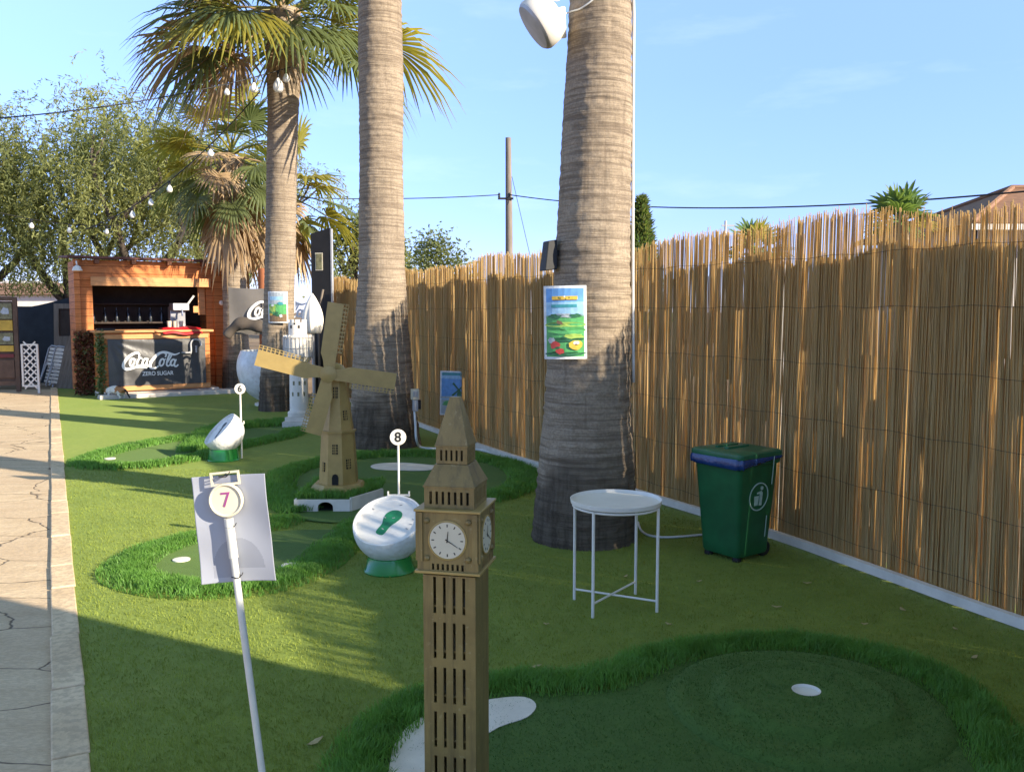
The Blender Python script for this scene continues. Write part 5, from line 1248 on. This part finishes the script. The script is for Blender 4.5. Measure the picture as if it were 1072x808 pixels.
# on the front palm
pz=P(592,376,5.42).z; rot_p=math.atan2(-.10,1)
px=P(591,338,5.42); ph=P(592,299,5.42).z-pz
po,blob=poster((px.x+.006,5.425,pz),R(-9),.262,ph,'tall colourful poster with blue sky and green hills on the front palm trunk',
 [('sky',0,1,.62,1),('sky2',0,1,.56,.80),('pgreen',0,1,0,.60),('pyel',.16,.84,.835,.885),('pbrown',.18,.82,.825,.834),('teal',.14,.82,.72,.765)],cyl=.30,tilt=R(-1.0))
for k,(m,x,z,rx,rz_) in enumerate((('i_sky','0','0','0','0'),)): pass
for k,(m,x,z,rx,rz_,wb) in enumerate((('plime',.5,.47,.46,.035,.10),('pgrey',.5,.60,.40,.028,.3),('pdark',.22,.59,.14,.030,.3),('pdark',.78,.60,.13,.028,.3),('pbrown',.36,.50,.07,.030,.3),('pgreen',.55,.38,.42,.05,.15),('pdark',.55,.25,.34,.03,.3),('plime',.72,.30,.24,.035,.2),('pdark',.5,.04,.48,.03,.2),('pgrey',.14,.24,.09,.04,.2),('pred',.24,.17,.12,.05,.15),('pred',.36,.08,.10,.04,.15),('pdark',.30,.13,.05,.02,.2),('pyel',.78,.17,.16,.066,.1),('pwhite',.80,.20,.07,.024,.2),('pbrown',.80,.175,.030,.012,.2),('pwhite',.5,.88,.02,.014,.2),('pdark',.62,.86,.016,.012,.3),('pdark',.34,.862,.016,.012,.3))): blob(m,x,z,rx,rz_,-.004-.0004*k,wob=wb,seed=k)
# on the fence : windmill picture
fd=10.05; fx=fenceX(fd)-.05; pa=P(478,434,fd); 
po,blob=poster((pa.x-.012,fd-.07,pa.z),R(-8),.355,P(478,388,fd).z-pa.z,'small blue poster with a dark windmill picture on the reed fence',
 [('sky2',0,1,.3,1),('sky',0,.72,.42,.86),('pgrey',0,1,0,.34),('teal',.02,.98,.93,1.0),('sky2',.1,.9,.85,.89)],tilt=R(1))
for k,(m,x,z,rx,rz_,wb) in enumerate((('pgrey',.5,.40,.46,.03,.2),('teal',.70,.36,.22,.07,.3),('pdark',.64,.42,.07,.16,.15),('pdark',.62,.56,.05,.05,.1),('pdark',.78,.26,.14,.04,.3),('pwhite',.82,.13,.14,.07,.05),('pdark',.80,.07,.11,.012,.1),('pgreen',.3,.25,.24,.06,.3))): blob(m,x,z,rx,rz_,-.005-.0004*k,wob=wb,seed=30+k)
mb=MB()
mb.M=po.matrix_world if False else Matrix.Identity(4)
bw,bh=.355,P(478,388,fd).z-pa.z
for a in (42,132,222,312): 
    c_=Vector((.04,-.0095,bh*.58)); d_=Vector((math.cos(R(a)),0,math.sin(R(a)))); p_=Vector((-d_.z,0,d_.x)); mb.add([c_+p_*.006,c_+p_*.012+d_*.10,c_-p_*.012+d_*.10,c_-p_*.006],[(0,1,2,3)])
mb.build('printed_sails',MT['i_pdark'],po)
# on the third palm
tx=P(290,338,12.9); po,blob=poster((tx.x,12.93,tx.z),R(-4),.29,P(290,305,12.9).z-tx.z,'small green and pale blue poster on the palm behind the white tower',
 [('pgrey',0,1,.55,1),('sky2',.08,.85,.74,.86),('pgreen',0,1,.22,.6),('pbrown',0,1,0,.26)],cyl=.27)
for k,(m,x,z,rx,rz_,wb) in enumerate((('plime',.25,.45,.2,.12,.2),('pgreen',.6,.42,.2,.14,.25),('pdark',.5,.26,.18,.07,.3),('pwhite',.22,.56,.09,.03,.3),('pyel',.12,.25,.09,.04,.3),('pwhite',.7,.2,.07,.05,.3),('teal',.7,.62,.14,.05,.3))): blob(m,x,z,rx,rz_,-.005-.0004*k,wob=wb,seed=60+k)
# ================================================================== FITTINGS ON THE FRONT PALM
# white drum shaped unit: axis points to the lower left and a little to the viewer
dc=P(568,22,5.55); root=thing('drum_antenna',dc,'white round drum shaped unit mounted high on the front palm trunk','antenna')
ax=Vector((-.80,-.07,-.60)).normalized(); Q=ax.to_track_quat('Z','Y').to_matrix()
mb=MB(); mb.lathe([(.001,-.10),(.075,-.10),(.125,-.085),(.150,-.03),(.156,.0),(.158,.045),(.150,.062)],44,Q=Q,cap0=False,cap1=False); mb.build('housing',MT['white'],root,smooth=40)
mb=MB(); mb.lathe([(.153,.058),(.140,.074),(.10,.080),(.001,.082)],44,Q=Q,cap0=False); mb.build('front_cover',MT['greymetal'],root,smooth=40)
mb=MB(); e_=Vector((.13,.12,-.06)); mb.tube([-ax*.07,-ax*.12+Vector((.02,0,0)),e_],.024,10); mb.lathe([(.05,-.02),(.055,0),(.05,.02)],20,Q=Q,c=-ax*.085); mb.build('bracket',MT['white'],root,smooth=40)
def trunkpt(z,ang,extra=.012):
    prof=[(.345,-.05),(.335,.12),(.315,.42),(.275,.95),(.256,1.4),(.245,1.7),(.22,2.45),(.195,3.4),(.185,8.2)]
    for (r0,z0),(r1,z1) in zip(prof,prof[1:]):
        if z<=z1: break
    r=r0+(r1-r0)*(z-z0)/(z1-z0)+extra
    return Vector((b1.x+.022*z+r*math.cos(ang),b1.y+r*math.sin(ang),z))
pts=[trunkpt(z,R(-8)+.0*z,.014) for z in np.arange(1.02,3.32,.12)]+[trunkpt(3.42,R(-22),.016),trunkpt(3.6,R(-34),.016),trunkpt(4.1,R(-40),.016)]
mb=MB(); o0=pts[0].copy(); mb.tube([p-o0 for p in pts],.0095,8); o=mb.build('white_cable',MT['whitecable'],smooth=True); o.location=o0; tag(o,'white cable running down the right edge of the front palm trunk','cable')
mb=MB(); pts=catmull([dc+Vector((.10,.02,.03)),trunkpt(3.30,R(-150),.02),trunkpt(3.30,R(-125),.02),trunkpt(3.36,R(-100),.02),trunkpt(3.48,R(-75),.02),trunkpt(3.75,R(-58),.02)],8); o0=pts[0].copy(); mb.tube([p-o0 for p in pts],.0055,6); o=mb.build('thin_cable',MT['whitecable'],smooth=True); o.location=o0; tag(o,'thin white cable looping from the drum unit across the front palm','cable')
mb=MB(); pts=catmull([dc+Vector((.0,.02,.10)),dc+Vector((.06,.03,.13)),dc+Vector((.12,.06,.19)),trunkpt(3.9,R(-160),.02)],6); o0=pts[0].copy(); mb.tube([p-o0 for p in pts],.005,6); o=mb.build('thin_cable',MT['whitecable'],smooth=True); o.location=o0; tag(o,'thin white cable rising from the top of the drum unit','cable')
lc=P(574.5,268,5.62); root=thing('wall_lamp',lc,'small dark lamp box on the left side of the front palm trunk','lamp',rz=R(20))
mb=MB(); mb.add([(-.045,-.05,-.095),(.04,-.05,-.085),(.04,.05,-.085),(-.045,.05,-.095),(-.022,-.045,.09),(.04,-.045,.10),(.04,.045,.10),(-.022,.045,.09)],[(0,1,5,4),(1,2,6,5),(2,3,7,6),(3,0,4,7),(4,5,6,7),(3,2,1,0)]); mb.build('housing',MT['rubber'],root,bevel=.006)
mb=MB(); mb.box((.06,0,.02),(.05,.03,.03)); mb.build('bracket',MT['cable'],root)
# socket on the second palm
sc_=P(434.5,420,9.45); root=thing('socket_box',sc_,'small pale electric socket box with a plug at the right of the second palm','socket',rz=R(18))
mb=MB(); mb.box((0,0,.075),(.085,.06,.115)); mb.build('box',MT['cream'],root,bevel=.006)
mb=MB(); mb.box((0,-.034,.08),(.05,.012,.06)); mb.build('cover',MT['greymetal'],root,bevel=.003)
mb=MB(); mb.box((.0,-.01,-.045),(.055,.06,.12)); mb.build('plug',MT['greymetal'],root,bevel=.006)
mb=MB(); mb.box((.045,.0,-.035),(.03,.05,.10)); mb.build('black_adapter',MT['rubber'],root,bevel=.004)
pts=catmull([sc_+Vector((-.005,-.01,-.10)),P(435,445,9.42),P(436,460,9.40),G(440,468.5)+Vector((0,0,.01)),G(452,470.5)+Vector((0,0,.01)),G(470,470)+Vector((0,0,.01)),G(498,471)+Vector((0,0,.01)),G(525,478)+Vector((0,0,.012))],6)
mb=MB(); o0=pts[0].copy(); mb.tube([p-o0 for p in pts],.014,8); o=mb.build('power_cord',MT['whitecable'],smooth=True); o.location=o0; tag(o,'white power cord hanging from the socket box to the lawn','cord')
# ================================================================== STRING LIGHTS
def swag(a,b_,sag,n): return [a.lerp(b_,t/n)-Vector((0,0,4*sag*(t/n)*(1-t/n))) for t in range(n+1)]
def string(a,c,sag,n,label,bulbs,blab,grp,r=.008):
    pts=swag(a,c,sag,n); o0=pts[0].copy(); mb=MB(); mb.tube([p-o0 for p in pts],r,6); o=mb.build('light_string',MT['cable'],smooth=True); o.location=o0; tag(o,label,'cable')
    for k,(t,s) in enumerate(bulbs):
        i=min(int(t*n),n-1); p=pts[i].lerp(pts[i+1],t*n-i)
        root=thing('light_bulb',p,blab,'light bulb',grp)
        mb=MB(); mb.lathe([(.016,-.075*s),(.018,-.01),(.010,.008)],12); mb.build('socket',MT['rubber'],root,smooth=40)
        mb=MB(); mb.lathe([(.014*s,-.07*s),(.022*s,-.085*s),(.045*s,-.125*s),(.052*s,-.155*s),(.045*s,-.185*s),(.025*s,-.205*s),(.001,-.208*s)],18,cap0=False,cap1=False); mb.build('globe',MT['bulb'],root,smooth=True)
string(P(306,70,12.6),P(-60,128,9.2),.12,40,'black string light cable crossing the sky at upper left',[(.055,1.4),(.025,.9),(.145,.95),(.24,.7)],'white globe bulb on the string under the full palm crown','bulbs under the palm crown')
string(P(272,96,12.4),P(90,240,14),.25,36,'string light cable sagging down through the trees at left',[(.26,.8),(.49,.8),(.60,.75),(.71,.8)],'white globe bulb on the string hanging among the left trees','bulbs hanging among the left trees')
string(P(140,235,16),P(-30,215,13),.12,30,'faint string light cable in front of the left trees',[(.2,.7),(.45,.7),(.68,.7)],'white bulb on the faint string in front of the left trees','bulbs in front of the left trees',.006)
# ================================================================== FALLEN LEAVES ON THE LAWN
rr=random.Random(11)
lp_=[(813,637),(732,610),(1053,640),(945,640),(655,605),(572,655),(905,655),(1020,690),(330,779),(150,585),(845,612),(700,655),(960,618),(1000,660),(500,655),(560,700),(455,640)]
for k,(u,v) in enumerate(lp_):
    p=G(u,v); L=rr.uniform(.03,.075); w=rr.uniform(.006,.014); mb=MB(); a=rr.uniform(0,3.1)
    vs=[];
    for i in range(7):
        t=i/6-.5; ww=w*math.cos(t*math.pi)**.7 if abs(t)<.5 else .0005; z=.010+.012*abs(t)*rr.uniform(.6,1.2)
        vs+=[(t*L,-ww+.2*w*math.sin(t*6),z),(t*L,0+.2*w*math.sin(t*6),z-.003),(t*L,ww+.2*w*math.sin(t*6),z)]
    fs=[]
    for i in range(6): o_=i*3; fs+=[(o_,o_+3,o_+4,o_+1),(o_+1,o_+4,o_+5,o_+2)]
    mb.add(vs,fs); o=mb.build('dry_leaf',MT['drypetal'],smooth=True); o.location=(p.x,p.y,0); o.rotation_euler=(0,0,a); md=o.modifiers.new('s','SOLIDIFY'); md.thickness=.001
    tag(o,'small dry tan leaf lying on the lawn','leaf','dry leaves scattered on the lawn')
# ================================================================== SKY, SUN, CAMERA
w=bpy.data.worlds.new('World'); S.world=w; w.use_nodes=True; nt=w.node_tree; bg=nt.nodes['Background']
sky=nt.nodes.new('ShaderNodeTexSky'); sky.sky_type='NISHITA'; sky.sun_disc=False; sky.sun_elevation=ELEV; sky.sun_rotation=math.atan2(SUN.x,SUN.y); sky.air_density=1.0; sky.dust_density=.05; sky.ozone_density=2.5; sky.altitude=20
# thin wisps of cloud low in the sky
tc=nt.nodes.new('ShaderNodeTexCoord'); mp=nt.nodes.new('ShaderNodeMapping'); mp.inputs['Scale'].default_value=(1.6,1.6,7); nt.links.new(tc.outputs['Generated'],mp.inputs[0])
no=nt.nodes.new('ShaderNodeTexNoise'); no.inputs['Scale'].default_value=2.6; no.inputs['Detail'].default_value=7; no.inputs['Roughness'].default_value=.6; nt.links.new(mp.outputs[0],no.inputs['Vector'])
cr=nt.nodes.new('ShaderNodeValToRGB'); cr.color_ramp.elements[0].position=.55; cr.color_ramp.elements[0].color=(0,0,0,1); cr.color_ramp.elements[1].position=.85; cr.color_ramp.elements[1].color=(.10,.10,.10,1); nt.links.new(no.outputs['Fac'],cr.inputs[0])
mx=nt.nodes.new('ShaderNodeMix'); mx.data_type='RGBA'; nt.links.new(cr.outputs[0],mx.inputs[0]); 
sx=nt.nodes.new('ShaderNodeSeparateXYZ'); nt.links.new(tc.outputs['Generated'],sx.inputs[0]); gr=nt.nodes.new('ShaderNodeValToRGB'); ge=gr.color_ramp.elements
ge[0].position=0; ge[0].color=(.29,.325,.64,1); ge[1].position=.8; ge[1].color=(1.0,.84,.60,1); k_=ge.new(.10); k_.color=(.38,.41,.72,1); k_=ge.new(.24); k_.color=(.57,.57,.85,1); k_=ge.new(.42); k_.color=(.88,.82,.74,1)  # sky tinted by height; unseen overhead part warmed to warm the shadow fill
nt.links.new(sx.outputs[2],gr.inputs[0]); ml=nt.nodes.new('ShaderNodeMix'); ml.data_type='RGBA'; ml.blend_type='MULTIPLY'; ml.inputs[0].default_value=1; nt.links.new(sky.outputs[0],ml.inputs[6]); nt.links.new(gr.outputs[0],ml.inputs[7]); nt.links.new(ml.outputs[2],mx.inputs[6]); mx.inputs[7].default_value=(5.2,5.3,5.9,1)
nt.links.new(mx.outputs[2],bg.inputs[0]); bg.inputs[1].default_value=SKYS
sl=bpy.data.lights.new('sun','SUN'); sl.energy=SUNS; sl.angle=R(.55); sl.color=(1,.88,.69)
so=bpy.data.objects.new('sun',sl); COL.objects.link(so)
sv=Vector((SUN.x*math.cos(ELEV),SUN.y*math.cos(ELEV),math.sin(ELEV))); so.rotation_euler=sv.to_track_quat('Z','Y').to_euler(); so.location=sv*60
cam=bpy.data.cameras.new('camera'); cam.sensor_width=36; cam.sensor_fit='HORIZONTAL'; cam.lens=F/1072*36; cam.clip_start=.05; cam.clip_end=2000
co_=bpy.data.objects.new('camera',cam); COL.objects.link(co_); co_.location=(0,0,EYE); co_.rotation_euler=(math.pi/2-PITCH,0,0); S.camera=co_
vs_=S.view_settings; vs_.view_transform='Standard'; vs_.look='None'; vs_.gamma=1; vs_.use_curve_mapping=False; vs_.exposure=EXPO
S.cycles.max_bounces=8; S.cycles.transparent_max_bounces=4; S.cycles.use_denoising=True

# unseen roll of canes, added outside the frame to shade the path corner
root=thing('added_shade_roll',(2.22,.86,0),'unseen roll of reed screen added by the nearest palm to shade the path','added shade blocker')
mb=MB(); rr=random.Random(2)
for k in range(260):
    t=k/260; a_=t*5*2*math.pi; r_=.05+.17*t; mb.tube([(r_*math.cos(a_),r_*math.sin(a_),0),(r_*math.cos(a_)+rr.gauss(0,.004),r_*math.sin(a_),1.9+rr.uniform(-.02,.07))],.011,4,caps=True)
mb.build('canes',MT['reed'],root,smooth=40,recalc=False)
mb=MB()
for z in (.4,.95,1.5): mb.tube([(.232*math.cos(k*.35),.232*math.sin(k*.35),z) for k in range(18)],.004,5,closed=True)
mb.build('ties',MT['wire'],root)
